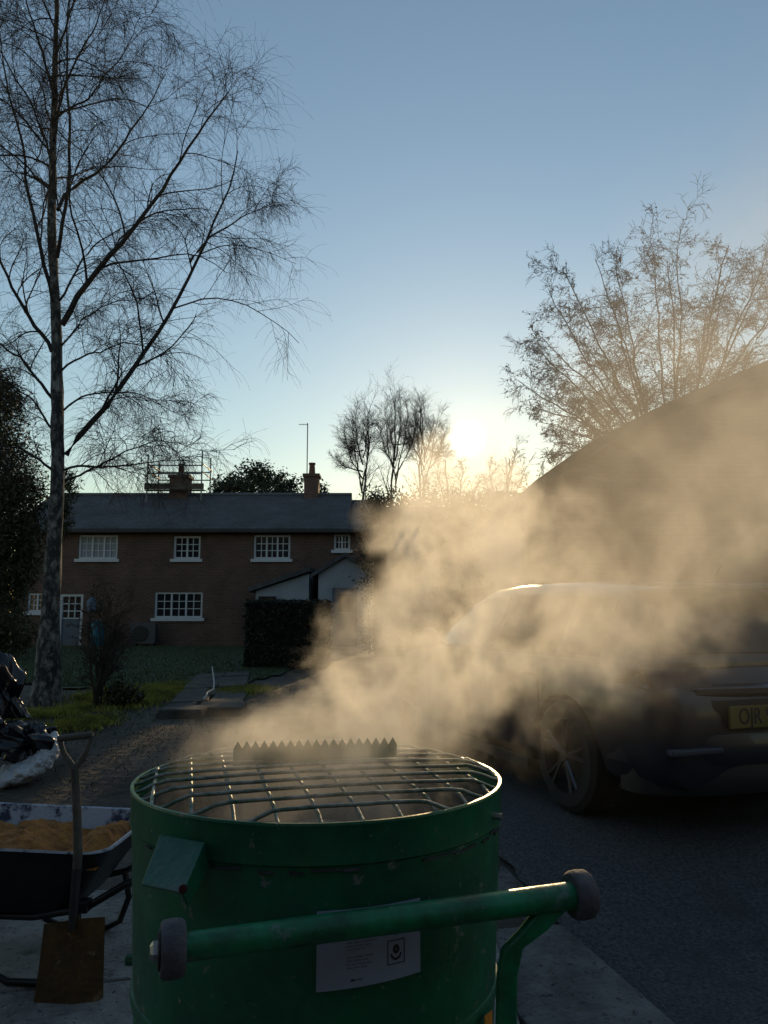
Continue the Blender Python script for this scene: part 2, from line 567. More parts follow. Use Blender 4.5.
# lawn
lawn_far = 27.9


def lawn_keep(x, y):
    return (y > 12.6 + .35 * np.sin(x * 1.7) + .2 * np.sin(x * 4.1)) & (x < -2.2 + .25 * np.sin(y * .9)) & (x > -30)


sheet('lawn', np.linspace(-20, -1, 120), np.linspace(12, 27.6, 110), 'lawn', .004, lawn_keep, label='shaded green lawn before the brick house')


def blades(name, n_, area, h, m, label, lean=.5, w=.006, zf=gz, dz=0.0):
    """n blades, area(k) -> x, y arrays"""
    x, y = area(n_)
    z = zf(x, y) + dz
    n_ = len(x)
    a = rng.uniform(0, 6.283, n_); hh = h * rng.uniform(.4, 1.1, n_)
    dx, dy = np.cos(a), np.sin(a)
    lx, ly = rng.normal(0, lean, n_) * hh, rng.normal(0, lean, n_) * hh
    p0 = np.stack([x - dx * w, y - dy * w, z - .01], -1); p1 = np.stack([x + dx * w, y + dy * w, z - .01], -1)
    p2 = np.stack([x + lx + dx * w * .2, y + ly + dy * w * .2, z + hh], -1)
    v = np.stack([p0, p1, p2], 1).reshape(-1, 3)
    f = np.arange(3 * n_).reshape(-1, 3)
    return tag(npmesh(name, v, f, m), label, 'grass', kind='stuff')


def lawn_area(n_):
    x = rng.uniform(-14, -2, n_); y = 12.4 + 15 * rng.random(n_) ** 1.5
    k = lawn_keep(x, y)
    return x[k], y[k]


blades('lawn_grass', 60000, lawn_area, .05, 'grass_blade', 'short grass blades over the shaded lawn', w=.012)
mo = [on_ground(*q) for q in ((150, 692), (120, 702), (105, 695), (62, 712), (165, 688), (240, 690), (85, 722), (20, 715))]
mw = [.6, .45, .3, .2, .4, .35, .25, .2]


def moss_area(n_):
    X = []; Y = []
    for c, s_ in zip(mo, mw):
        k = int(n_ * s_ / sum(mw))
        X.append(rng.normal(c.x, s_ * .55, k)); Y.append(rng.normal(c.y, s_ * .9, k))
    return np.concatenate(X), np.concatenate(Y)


blades('sun_toned_moss_tufts', 26000, moss_area, .055, 'moss', 'yellow-green moss and grass tufts at the border, sunlight put into their bright colour', lean=.6, w=.009)
blades('border_grass', 5000, lambda k: (rng.uniform(-5.5, -1.2, k), rng.uniform(6.3, 12.5, k)), .05, 'grass_blade', 'sparse grass tufts on the bare soil', lean=.9, w=.006, dz=-.03)

# stone path with a step
path = bpy.data.objects.new('path', None); C.objects.link(path)
tag(path, 'flagstone garden path leading to the house', kind='structure')
a0, a1 = on_ground(158, 716), on_ground(243, 712)
b0, b1 = on_ground(196, 676), on_ground(250, 673)
for i in range(6):
    t0, t1 = i / 6, (i + 1) / 6
    L0, L1 = a0.lerp(b0, t0), a0.lerp(b0, t1)
    R0, R1 = a1.lerp(b1, t0), a1.lerp(b1, t1)
    for j, (s0, s1) in enumerate(((0, .52), (.52, 1)) if i % 2 else ((0, .4), (.4, 1))):
        q = [L0.lerp(R0, s0), L0.lerp(R0, s1), L1.lerp(R1, s1), L1.lerp(R1, s0)]
        c = sum(q, Vector()) / 4
        slab('flagstone', [((p - c) * .965 + c + Vector((rng.uniform(-.03, .03), rng.uniform(-.05, .05), 0))).to_2d() for p in q], path, 'flagstone', .12, .02 + .03 * rng.random(), .015)
for (u0, u1) in ((0, .55), (.57, 1)):
    q0, q1 = a0.lerp(a1, u0), a0.lerp(a1, u1)
    st = MB().bb(q0.x, q1.x, q0.y - .02, q0.y + .42, gz(q0.x, q0.y) - .05, gz(q0.x, q0.y) + .075)
    st.build('step_stone', 'flagstone', path, bevel=.015)

# hose on the path
hp = [on_ground(*q) for q in ((212, 672), (213, 680), (214, 690), (213, 697), (207, 700), (206, 704), (203, 707))]
tag(MB().tube([p + Vector((0, 0, .10)) for p in hp], .012, 6).build('hose', 'hose', smooth=True), 'thin pale hose lying along the garden path', 'hose')

# ------------------------------------------------------------------ brick house at the end of the garden
HY = 28.0
hz = .40
hl, hr = P(14, 600, HY).x, P(373, 600, HY).x
eave = P(200, 529, HY - .2).z
HD = 6.0
ridge = P(220, 495, HY + HD / 2).z
house = thing('brick_house', 'long two-storey brick house with grey slate roof and white windows', 'house', (0, HY, hz))
hv = lambda x, y, z: (x, y - HY, z - hz)


def win_rect(px0, px1, py0, py1):
    a, b_ = P(px0, py0, HY), P(px1, py1, HY)
    return a.x, b_.x, b_.z - hz, a.z - hz


wins = [  # px rect, number of lights across, rows, curtain?
    (79, 117, 535, 559, 3, 3, True), (174, 200, 536, 559, 2, 3, False), (254, 290, 535, 559, 3, 3, False),
    (334, 350, 534, 550, 2, 2, False), (155, 202, 592, 618, 3, 3, False), (28, 46, 593, 612, 2, 3, False)]
rects = [win_rect(*w[:4]) for w in wins]
dr = win_rect(60, 81, 594, 645)
dr = (dr[0], dr[1], 0.02, dr[3])
# front wall as strips round the openings
ops = sorted(rects + [dr], key=lambda r_: r_[0])
xcuts = sorted({hl, hr, *[r_[0] for r_ in ops], *[r_[1] for r_ in ops]})
wb = MB()
top = eave - hz
for x0, x1 in zip(xcuts[:-1], xcuts[1:]):
    if x1 - x0 < 1e-4: continue
    xm = (x0 + x1) / 2
    zc = 0.0 - .5
    for r_ in sorted([r_ for r_ in ops if r_[0] < xm < r_[1]], key=lambda q: q[2]):
        if r_[2] > zc: wb.bb(x0, x1, 0, .25, zc, r_[2])
        zc = r_[3]
    wb.bb(x0, x1, 0, .25, zc, top)
wb.build('front_wall', 'house_brick', house)
sw = MB()
for x in (hl, hr - .25):
    pr = [(x, .25, -.5), (x, HD, -.5), (x, HD, top), (x, HD / 2, ridge - hz - .12), (x, .25, top)]
    sw.prism(pr, (.25, 0, 0))
    sw.build('gable_wall', 'house_brick', house); sw = MB()
MB().bb(hl + .25, hr - .25, HD - .25, HD, -.5, top).build('rear_wall', 'house_brick', house)
MB().bb(hl + .25, hr - .25, .25, HD - .25, .02, .06).build('interior_floor', 'board', house)
MB().bb(hl + .25, hr - .25, 2.2, 2.3, .06, top).build('interior_wall', 'box_grey', house)
MB().bb(hl + .25, hr - .25, .25, 2.2, 2.35, 2.5).build('upper_floor', 'board', house)
rt = ridge - hz
x_step = P(352, 500, HY + 3).x
rf = MB()
x0r, x1r = hl - .2, x_step
rf.prism([(x0r, -.3, top - .08), (x0r, HD / 2, rt - .1), (x0r, HD + .3, top - .08), (x0r, HD + .3, top + .02), (x0r, HD / 2, rt), (x0r, -.3, top + .02)], (x1r - x0r, 0, 0))
roof = rf.build('roof', 'slate', house)
rf = MB()                                             # the lower right end of the roof
x0s, x1s = x_step, hr + .25
rf.prism([(x0s, -.25, top - .1), (x0s, HD / 2, rt - .32), (x0s, HD + .25, top - .1), (x0s, HD + .25, top), (x0s, HD / 2, rt - .2), (x0s, -.25, top)], (x1s - x0s, 0, 0))
rf.build('lower_roof', 'slate', house)
MB().tube([(x0r, HD / 2, rt), (x1r, HD / 2, rt)], .09, 8).build('ridge_tile', 'lead', house)
MB().bb(x0r, x1s, -.42, -.31, top - .14, top - .04).build('gutter', 'gutter', house)
MB().tube([(hr - .35, -.06, top - .1), (hr - .35, -.06, .1)], .045, 8).build('downpipe', 'gutter', house)


def window(rect, nx_, nz_, curtain, sill=True):
    x0, x1, z0, z1 = rect
    fw = .07
    mb = MB()
    mb.bb(x0, x0 + fw, .05, .14, z0, z1); mb.bb(x1 - fw, x1, .05, .14, z0, z1)
    mb.bb(x0 + fw, x1 - fw, .05, .14, z0, z0 + fw); mb.bb(x0 + fw, x1 - fw, .05, .14, z1 - fw, z1)
    wf = mb.build('window', 'white_paint', house)
    if sill:
        MB().bb(x0 - .09, x1 + .09, -.10, .13, z0 - .11, z0 - .002).build('sill', 'white_paint', wf)
    iw = (x1 - x0 - 2 * fw) / nx_
    for i in range(nx_):
        xa, xb = x0 + fw + i * iw, x0 + fw + (i + 1) * iw
        if i:
            MB().bb(xa - .03, xa + .03, .045, .135, z0 + fw, z1 - fw).build('mullion', 'white_paint', wf)
        MB().bb((xa + xb) / 2 - .014, (xa + xb) / 2 + .014, .07, .10, z0 + fw, z1 - fw).build('glazing_bar', 'white_paint', wf)
        for j in range(1, nz_):
            zz = z0 + fw + (z1 - z0 - 2 * fw) * j / nz_
            MB().bb(xa + .03, xb - .03, .072, .098, zz - .014, zz + .014).build('glazing_bar', 'white_paint', wf)
        MB().bb(xa, xb, .105, .112, z0 + fw, z1 - fw).build('pane', 'glass' if not curtain else 'curtain', wf)
    return wf


for w, r_ in zip(wins, rects):
    window(r_, w[4], w[5], w[6])
# door with glazed upper half
x0, x1, z0, z1 = dr
mb = MB(); mb.bb(x0, x0 + .09, .03, .15, z0, z1); mb.bb(x1 - .09, x1, .03, .15, z0, z1); mb.bb(x0 + .09, x1 - .09, .03, .15, z1 - .09, z1)
dfm = mb.build('door_frame', 'white_paint', house)
door = MB().bb(x0 + .09, x1 - .09, .09, .13, z0, z0 + .95).build('door', 'door_paint', house)
zt = z1 - .09
MB().bb(x0 + .09, x1 - .09, .10, .12, z0 + .95, zt).build('door_pane', 'glass', door)
for k in range(4):
    xx = x0 + .09 + (x1 - x0 - .18) * k / 3
    MB().bb(xx - .02, xx + .02, .07, .098, z0 + .95, zt).build('door_bar', 'white_paint', door)
for k in range(3):
    zz = z0 + .95 + (zt - z0 - .95) * k / 3
    MB().bb(x0 + .09, x1 - .09, .075, .096, zz - .02, zz + .02).build('door_bar', 'white_paint', door)

# chimneys
def chimney(pxa, pxb, pyt, pots, label):
    Y = HY + HD / 2
    xa, xb = P(pxa, 480, Y).x, P(pxb, 480, Y).x
    zt_ = P(200, pyt, Y).z - hz
    ch = MB().bb(xa, xb, HD / 2 - .35, HD / 2 + .35, rt - .7, zt_).build('chimney', 'house_brick', house)
    ch['label'] = label
    MB().bb(xa - .06, xb + .06, HD / 2 - .41, HD / 2 + .41, zt_, zt_ + .12).build('chimney_cap', 'house_brick', ch)
    for u in pots:
        xc = xa + (xb - xa) * u
        MB().lathe([(.15, 0), (.13, .1), (.11, .42), (.14, .44), (.14, .5)], 12, (xc, HD / 2, zt_ + .12)).build('chimney_pot', 'terracotta', ch, smooth=True)
    return ch


chimney(172, 190, 479, (.5,), 'squat brick chimney inside the scaffold')
chimney(305, 319, 478, (.5,), 'brick chimney at the right end of the ridge')
# aerial mast by the right chimney
am = P(307, 470, HY + 3.4)
mast = thing('aerial', 'thin television aerial mast standing beside the right chimney', 'aerial', (am.x, HY + 3.42, rt + hz - .4))
mt = P(307, 423, HY + 3.4).z - (rt + hz - .4)
MB().tube([(0, 0, 0), (0, 0, mt)], .022, 6).build('mast', 'scaffold', mast)
for k in range(5):
    MB().tube([(-.03 - k * .07, -.14, mt - .06), (-.03 - k * .07, .14, mt - .06)], .008, 5).build('aerial_rod', 'scaffold', mast)
MB().tube([(.03, 0, mt - .06), (-.38, 0, mt - .06)], .010, 5).build('aerial_boom', 'scaffold', mast)

# scaffold round the left chimney
Y = HY + HD / 2
sx0, sx1 = P(151, 480, Y).x, P(208, 480, Y).x
sb = rt + hz
scf = thing('scaffold', 'small tube scaffold round the left chimney', 'scaffold', ((sx0 + sx1) / 2, Y, sb - .75))
hw = (sx1 - sx0) / 2 * .93
toph = P(150, 458, Y).z - sb + .75
for sx in (-1, 1):
    for sy in (-1, 1):
        MB().tube([(sx * hw, sy * .75, .0 if sy else 0), (sx * hw, sy * .75, toph + (.15 if sx > 0 else 0))], .03, 6).build('upright', 'scaffold', scf)
for zz in (P(150, 477, Y).z - sb + .75, P(150, 469, Y).z - sb + .75):
    for sy in (-1, 1):
        MB().tube([(-hw - .03, sy * .78, zz), (hw + .03, sy * .78, zz)], .026, 6).build('rail', 'scaffold', scf)
    for sx in (-1, 1):
        MB().tube([(sx * hw + .05, -.8, zz + .05), (sx * hw + .05, .8, zz + .05)], .026, 6).build('rail', 'scaffold', scf)
for k, yy_ in enumerate((-.62, -.2, .2, .62)):
    if abs(yy_) < .5:
        continue
    MB().bb(-hw - .1, hw + .1, yy_ - .11, yy_ + .11, .82, .86).build('deck_board', 'board', scf)
MB().bb(-hw - .1, hw + .1, -.80, -.76, .86, 1.10).build('toe_board', 'board', scf)

# porch with white gable and a lean-to beside it
PY = HY - 1.9
pa, pl, pr_ = P(345, 553, PY), P(312, 574, PY), P(378, 574, PY)
porch = thing('porch', 'white rendered porch with dark pitched roof in front of the brick house', 'porch', (pa.x, PY, hz))
zz = lambda p: p.z - hz
pw = (pr_.x - pl.x) / 2
MB().prism([(-pw * .8, 0, -.4), (pw * .8, 0, -.4), (pw * .8, 0, zz(pl) + .05), (0, 0, zz(pa) - .12), (-pw * .8, 0, zz(pl) + .05)], (0, 1.85, 0)).build('porch_wall', 'white_render', porch)
for s_ in (-1, 1):
    MB().prism([(0, -.2, zz(pa)), (s_ * pw, -.2, zz(pl)), (s_ * pw, -.2, zz(pl) - .12), (0, -.2, zz(pa) - .13)], (0, 2.05, 0)).build('roof_slope', 'slate', porch)
MB().bb(-.42, .42, -.05, -.004, .05, 2.0).build('porch_door', 'door_paint', porch)
MB().bb(-.2, .2, -.07, -.052, 1.2, 1.8).build('porch_pane', 'glass', porch)
la, lb = P(327, 566, PY), P(248, 588, PY)
lt = thing('lean_to', 'low white lean-to with dark sloping roof left of the porch', 'lean-to', (lb.x, PY, hz))
lx = la.x - lb.x - .62
MB().prism([(.25, .1, -.4), (lx, .1, -.4), (lx, .1, zz(la) - .25), (.25, .1, zz(lb) - .10)], (0, 1.75, 0)).build('lean_to_wall', 'white_render', lt)
MB().prism([(0, -.1, zz(lb)), (lx + .05, -.1, zz(la) - .02), (lx + .05, -.1, zz(la) - .18), (0, -.1, zz(lb) - .14)], (0, 1.9, 0)).build('lean_to_roof', 'slate', lt)
MB().bb(.35, .95, .03, .098, .6, zz(lb) - .28).build('lean_to_window', 'glass', lt)

# small things by the house wall
q = P(92, 606, HY - .2)
wl = thing('wall_lantern', 'pale blue lantern hanging on the brick wall beside the glazed door', 'lantern', (q.x, HY - .004, q.z - .25))
MB().lathe([(.06, 0), (.17, .1), (.19, .4), (.10, .52), (.03, .56)], 10, (0, -.22, 0)).build('lantern_body', 'pale_blue', wl, smooth=True)
MB().tube([(0, 0, .5), (0, -.22, .62), (0, -.22, .55)], .02, 6).build('lantern_arm', 'gutter', wl)
q = on_ground(77, 648)
wb_ = thing('water_butt', 'teal plastic barrel standing by the glazed door', 'barrel', (q.x + .1, HY - .45, gz(-5, HY)))
MB().lathe([(.20, .0), (.24, .12), (.26, .45), (.23, .78), (.25, .8), (.25, .84)], 16).build('barrel_body', 'teal', wb_, smooth=True)
MB().lathe([(.26, .84), (.26, .87), (.08, .90)], 16).build('lid', 'teal', wb_)
bx0, bx1 = P(131, 640, HY - .5).x, P(156, 640, HY - .5).x
hpx = thing('heat_pump', 'grey box unit on the ground by the house wall', 'heat pump', ((bx0 + bx1) / 2, HY - .45, gz(-5, HY)))
bw_ = (bx1 - bx0) / 2
MB().bb(-bw_, bw_, -.18, .18, .08, .80).build('casing', 'box_grey', hpx, bevel=.02)
MB().lathe([(.27, 0), (.27, .02), (.05, .03)], 20, (-.08, -.215, .44), axis='y').build('fan_guard', 'gutter', hpx)
for s_ in (-1, 1):
    MB().bb(s_ * bw_ * .7 - .05, s_ * bw_ * .7 + .05, -.2, .2, 0, .079).build('foot', 'gutter', hpx)

# unseen brick house added behind the viewer to keep skylight off the foreground
own = bpy.data.objects.new('added_shade_house', None); C.objects.link(own); own.location = (0, -4.5, 0)
tag(own, 'unseen brick house added across the yard for its shade', kind='structure')
MB().prism([(-26, 0, -.3), (-26, -7, -.3), (-26, -7, 5.2), (-26, -3.5, 8.0), (-26, 0, 5.2)], (42, 0, 0)).build('added_house_wall', 'added_house_brick', own)
MB().prism([(-26.3, .35, 5.0), (-26.3, -3.5, 8.1), (-26.3, -7.35, 5.0), (-26.3, -7.35, 5.2), (-26.3, -3.5, 8.3), (-26.3, .35, 5.2)], (42.6, 0, 0)).build('added_house_roof', 'slate', own)
for x in (-21, -17, -13, -9, -6, -2.5, 2.5, 6, 10):
    for z in (.9, 3.2):
        MB().bb(x - .6, x + .6, .002, .04, z, z + 1.2).build('added_house_window', 'glass', own)
MB().bb(-.5, .5, .002, .05, 0, 2.1).build('added_house_door', 'door_paint', own)

# ------------------------------------------------------------------ barn on the right
BY = 11.5
prof = [(536, 480), (570, 456), (600, 437), (650, 411), (700, 388), (768, 360), (850, 329), (960, 290)]
pp = [P(a, b_, BY) for a, b_ in prof]
bz = gz(4, BY)
barn = thing('barn', 'brown tiled barn with a broad sloping gable behind the car', 'barn', (pp[-1].x, BY, bz))
loc = [(p.x - pp[-1].x, p.z - bz) for p in pp]
sym = loc + [(-x, z) for x, z in loc[-2::-1]]
wall_poly = [(sym[0][0] + .35, -.4)] + [(x + (.35 if i == 0 else 0) - (.35 if i == len(sym) - 1 else 0), z - .12 - (0.2 if i in (0, len(sym) - 1) else 0)) for i, (x, z) in enumerate(sym)] + [(sym[-1][0] - .35, -.4)]
MB().prism([(x, .25, z) for x, z in wall_poly], (0, 7.5, 0)).build('gable_wall', 'barn_brick', barn)
nS = len(sym)
rfv = MB()
poly = [(x, 0, z) for x, z in sym] + [(x, 0, z - .16) for x, z in sym[::-1]]
rv = [Vector(p) for p in poly] + [Vector(p) + Vector((0, 8.0, 0)) for p in poly]
n2 = 2 * nS
fs = []
for i in range(nS - 1):
    j = n2 - 1 - i
    fs += [(i, i + 1, j - 1, j), (n2 + j, n2 + j - 1, n2 + i + 1, n2 + i), (i, n2 + i, n2 + i + 1, i + 1), (j, j - 1, n2 + j - 1, n2 + j)]
fs += [(0, n2 - 1, 2 * n2 - 1, n2), (nS - 1, n2 + nS - 1, n2 + nS, nS)]
rfv.add(rv, fs)
rfv.build('roof', 'clay_tile', barn)
MB().tube([(0, -.05, sym[nS // 2][1] + .02), (0, 8.05, sym[nS // 2][1] + .02)], .12, 8).build('ridge_tile', 'clay_tile', barn)
for i in range(nS - 1):
    a, b_ = Vector((sym[i][0], -.06, sym[i][1] - .03)), Vector((sym[i + 1][0], -.06, sym[i + 1][1] - .03))
    MB().prism([a, b_, b_ - Vector((0, 0, .17)), a - Vector((0, 0, .17))], (0, .056, 0)).build('verge_board', 'fence_wood', barn)
MB().bb(-1.2, 1.2, .20, .248, -.3, 2.3).build('barn_door', 'fence_wood', barn)
for k in range(9):
    MB().bb(-1.18 + k * .265, -.935 + k * .265, .17, .198, -.25, 2.28).build('door_plank', 'fence_wood', barn)

# trellis fence between the hedge and the barn
f0, f1 = P(500, 560, 14.0), P(556, 560, 14.0)
tf = thing('trellis_fence', 'tall wooden trellis fence beside the barn eave', 'fence', (f0.x, 14.0, gz(2.5, 14)))
ftop = P(530, 494, 14).z - gz(2.5, 14)
fl = f1.x - f0.x
for k in range(3):
    MB().bb(fl * k / 2 - .05, fl * k / 2 + .05, -.05, .05, -.2, ftop + .05).build('post', 'fence_wood', tf)
for k in range(12):
    x = .05 + (fl - .1) * (k + .5) / 12
    MB().bb(x - .034, x + .034, -.065, -.052, .02, ftop - .9).build('slat', 'fence_wood', tf)
for k in range(5):
    z = ftop - .9 + k * .22
    MB().bb(0, fl, -.07, -.052, z, z + .035).build('lattice_rail', 'fence_wood', tf)
for k in range(9):
    x = fl * (k + .5) / 9
    MB().bb(x - .016, x + .016, -.09, -.071, ftop - .9, ftop).build('lattice_bar', 'fence_wood', tf)

# ------------------------------------------------------------------ green pan mixer
DC = Vector((-.135, 1.67, 0))
RIM, DR = 1.21, .375
mixer = thing('pan_mixer', 'green steaming pan mixer with wire grid lid and wheeled crossbar', 'mixer', (DC.x, DC.y, 0))


def drum_at(px, py, r_=DR):
    """point of the drum's side on this line of sight, in mixer coordinates"""
    d = P(px, py, 1.0) - Vector((0, 0, CAMZ))
    ox, oy = -DC.x, -DC.y
    A_, B_, C_ = d.x ** 2 + d.y ** 2, 2 * (ox * d.x + oy * d.y), ox ** 2 + oy ** 2 - r_ * r_
    k = (-B_ - math.sqrt(max(B_ * B_ - 4 * A_ * C_, 0))) / (2 * A_)
    q = Vector((0, 0, CAMZ)) + d * k
    return math.atan2(q.x - DC.x, -(q.y - DC.y)), q.z


def skin(t0, t1, z0, z1, r_, n=10, thick=.0015, z0b=None, z1b=None):
    """curved plate lying on the drum side"""
    v = []; f = []
    for i in range(n + 1):
        u = i / n
        th = t0 + (t1 - t0) * u
        za = z0 + ((z0b if z0b is not None else z0) - z0) * u
        zb = z1 + ((z1b if z1b is not None else z1) - z1) * u
        for rr in (r_, r_ + thick):
            for z in (za, zb):
                v.append((rr * math.sin(th), -rr * math.cos(th), z))
    for i in range(n):
        a, b_ = 4 * i, 4 * i + 4
        f += [(a + 2, b_ + 2, b_ + 3, a + 3), (a, a + 1, b_ + 1, b_), (a + 1, a + 3, b_ + 3, b_ + 1), (a, b_, b_ + 2, a + 2)]
    f += [(0, 2, 3, 1), (4 * n, 4 * n + 1, 4 * n + 3, 4 * n + 2)]
    return MB().add(v, f)


seam_z = drum_at(330, 868)[1]
hoop_z = P(131, 966, 1.67).z
DB = .50
prof = [(.02, DB), (DR - .03, DB), (DR - .034, DB + .02), (DR - .018, hoop_z - .02), (DR - .003, seam_z), (DR + .001, seam_z + .004), (DR, RIM - .006),
        (DR + .003, RIM), (DR + .002, RIM + .004), (DR - .004, RIM + .004), (DR - .005, RIM), (DR - .006, RIM - .02), (DR - .034, DB + .03), (.02, DB + .03)]
drum = MB().lathe(prof, 96).build('drum', 'green_paint', mixer, smooth=True)
hoop = MB().lathe([(DR - .022, hoop_z - .012), (DR - .013, hoop_z - .010), (DR - .011, hoop_z), (DR - .013, hoop_z + .010), (DR - .022, hoop_z + .012)], 96, closed=True).build('hoop', 'green_paint', mixer, smooth=True)
lining = MB().lathe([(DR - .036, DB + .05), (DR - .0105, RIM - .035), (DR - .0125, RIM - .035), (DR - .038, DB + .05)], 72, closed=True).build('drum_lining', 'drum_inside', mixer, smooth=True)
# scraped weld seam below the collar, only where the paint has gone
for k in range(26):
    a0_ = -.95 + 2.3 * k / 26 + rng.uniform(-.03, .03)
    if rng.random() < .3: continue
    dz = rng.normal(0, .0025)
    skin(a0_, a0_ + rng.uniform(.05, .14), seam_z - .009 + dz, seam_z - .005 + dz + rng.uniform(-.002, .003), DR - .003, 5, .0025 + .0012 * rng.random(), seam_z - .008 + dz, seam_z - .006 + dz + .002 * rng.random()).build('weld_seam', 'scrape', mixer)
# the mix lying inside
mv = []; mf = []
NR, NA = 14, 48
for i in range(NR + 1):
    for k in range(NA):
        rr = .36 * i / NR; th = 2 * math.pi * k / NA
        mv.append((rr * math.cos(th), rr * math.sin(th), .86 + .05 * (i / NR) ** 2 + .03 * math.sin(3 * th + i * .6) * (i / NR) + .012 * rng.random()))
for i in range(NR):
    for k in range(NA):
        mf.append((i * NA + k, i * NA + (k + 1) % NA, (i + 1) * NA + (k + 1) % NA, (i + 1) * NA + k))
MB().add(mv, mf).build('mix', 'mix', mixer, smooth=True, recalc=False)
MB().lathe([(.075, .80), (.075, 1.08), (.06, 1.11), (.02, 1.115)], 24).build('mixing_hub', 'drum_inside', mixer, smooth=True)
for k in range(3):
    th = .6 + k * 2.094
    c_, s_ = math.cos(th), math.sin(th)
    arm = MB().tube([(.06 * c_, .06 * s_, 1.05), (.20 * c_, .20 * s_, 1.06), (.26 * c_, .26 * s_, 1.03), (.27 * c_, .27 * s_, .90)], .016, 8).build('mixing_arm', 'steel', mixer, smooth=True)
    MB().box((.27 * c_, .27 * s_, .90), (.02, .12, .10), Matrix.Rotation(th, 3, 'Z')).build('paddle', 'steel', arm)

# wire grid over the top
gd = Vector((-.245, .97, 0)).normalized(); gc = Vector((gd.y, -gd.x, 0))
GR = DR - .004


def domez(p): return RIM + .009 + .008 * (1 - (p.x ** 2 + p.y ** 2) / GR ** 2)


def rod(a_dir, b_dir, off, lift):
    h_ = math.sqrt(max(GR * GR - off * off, 0))
    pts = []
    n_ = 22
    for i in range(n_ + 1):
        s_ = -h_ * math.cos(math.pi * i / n_)
        p = a_dir * s_ + b_dir * off
        z = domez(p) + lift
        e = min(i, n_ - i)
        ds = min(s_ + h_, h_ - s_)
        z = RIM + .001 + (z - RIM - .001) * float(sst(-.004, .055, ds))
        pts.append((p.x, p.y, z + .0004 * math.sin(i * 1.3 + off * 50)))
    MB().tube(pts, .0036, 6).build('grid_rod', 'green_worn_rod', mixer, smooth='all')


for k in range(-5, 6):
    if abs(k * .0685 + .012) < GR - .012: rod(gd, gc, k * .0685 + .012, .0)
for k in range(-5, 6):
    if abs(k * .0665 + .006) < GR - .012: rod(gc, gd, k * .0665 + .006, .0085)

# saw-toothed bag splitter standing on the grid
ta, tb = P(233, 762, 1.70), P(397, 757, 1.756)
ta = ta - DC; tb = tb - DC
tdv = (tb - ta); tl = tdv.length; tdv.normalize()
hb, ht = .027, .016
nt_ = 19
poly = [ta + Vector((0, 0, 0)), tb.copy()]
up = []
for i in range(nt_ * 2 + 1):
    p = ta + tdv * (tl * i / (2 * nt_))
    up.append(Vector((p.x, p.y, p.z + hb + (ht if i % 2 else 0))))
poly += up[::-1]
nrm_ = Vector((-tdv.y, tdv.x, 0)).normalized() * .004
sp_v = []; sp_f = []
lower = [ta + tdv * (tl * i / (2 * nt_)) for i in range(nt_ * 2 + 1)]
n_ = len(lower)
for off_ in (Vector(), nrm_):
    sp_v += [p + off_ for p in lower] + [p + off_ for p in up]
for i in range(n_ - 1):
    sp_f += [(i, i + 1, n_ + i + 1, n_ + i), (2 * n_ + i, 3 * n_ + i, 3 * n_ + i + 1, 2 * n_ + i + 1), (n_ + i, n_ + i + 1, 3 * n_ + i + 1, 3 * n_ + i), (i, 2 * n_ + i, 2 * n_ + i + 1, i + 1)]
sp_f += [(0, n_, 3 * n_, 2 * n_), (n_ - 1, 3 * n_ - 1, 4 * n_ - 1, 2 * n_ - 1)]
spl = MB().add(sp_v, sp_f).build('bag_splitter', 'green_paint', mixer)
fl_ = MB()
lowz = Vector((0, 0, -.008))
fl_.prism([ta + lowz, tb + lowz, tb + lowz + nrm_ * 6, ta + lowz + nrm_ * 6], (0, 0, .005)).build('splitter_foot', 'green_paint', spl)

# folded steel bracket on the left of the drum
def mp_(px, py, Y):
    return P(px, py, Y) - DC


A1, A2, A3, A4 = mp_(160, 834, 1.375), mp_(205, 842, 1.325), mp_(183, 893, 1.235), mp_(141, 884, 1.285)
B2, B3 = mp_(210, 866, 1.325), mp_(189, 905, 1.245)
br_ = MB()
nb = ((A2 - A1).cross(A4 - A1)).normalized() * .005
if nb.y < 0: nb = -nb
br_.prism([A1, A2, A3, A4], nb)
bracket = br_.build('hinge_bracket', 'green_scuffed', mixer, bevel=.002)
nb2 = ((B2 - A2).cross(A3 - A2)).normalized() * .005
if nb2.x > 0: nb2 = -nb2
MB().prism([A2 + nb2 * 0, B2, B3, A3], nb2).build('bracket_cheek', 'green_paint', bracket, bevel=.001)
MB().tube([(A1 + A2) / 2 * .6 + (A3 + A4) / 2 * .4 + Vector((.02, .17, -.01)), (A3 + A4) / 2 * .4 + (A1 + A2) / 2 * .6 + Vector((.0, .032, -.012))], .018, 10).build('bracket_stub', 'green_paint', bracket)
MB().lathe([(.003, -.003), (.0065, -.002), (.0065, .003), (.003, .005)], 12, (mp_(183, 889, 1.232)), axis='y').build('bracket_bolt', 'red_paint', bracket, smooth=True)

# crossbar with a rubber wheel on each end
BL, BR = Vector((-.293, 1.160, 1.08)) - DC, Vector((.3247, 1.367, 1.08)) - DC
bd = (BR - BL).normalized()
bar = MB().tube([BL + bd * .012, BL + bd * .3, BR - bd * .012], [.0195, .0205, .0215], 24).build('crossbar', 'green_bar', mixer, smooth=True)


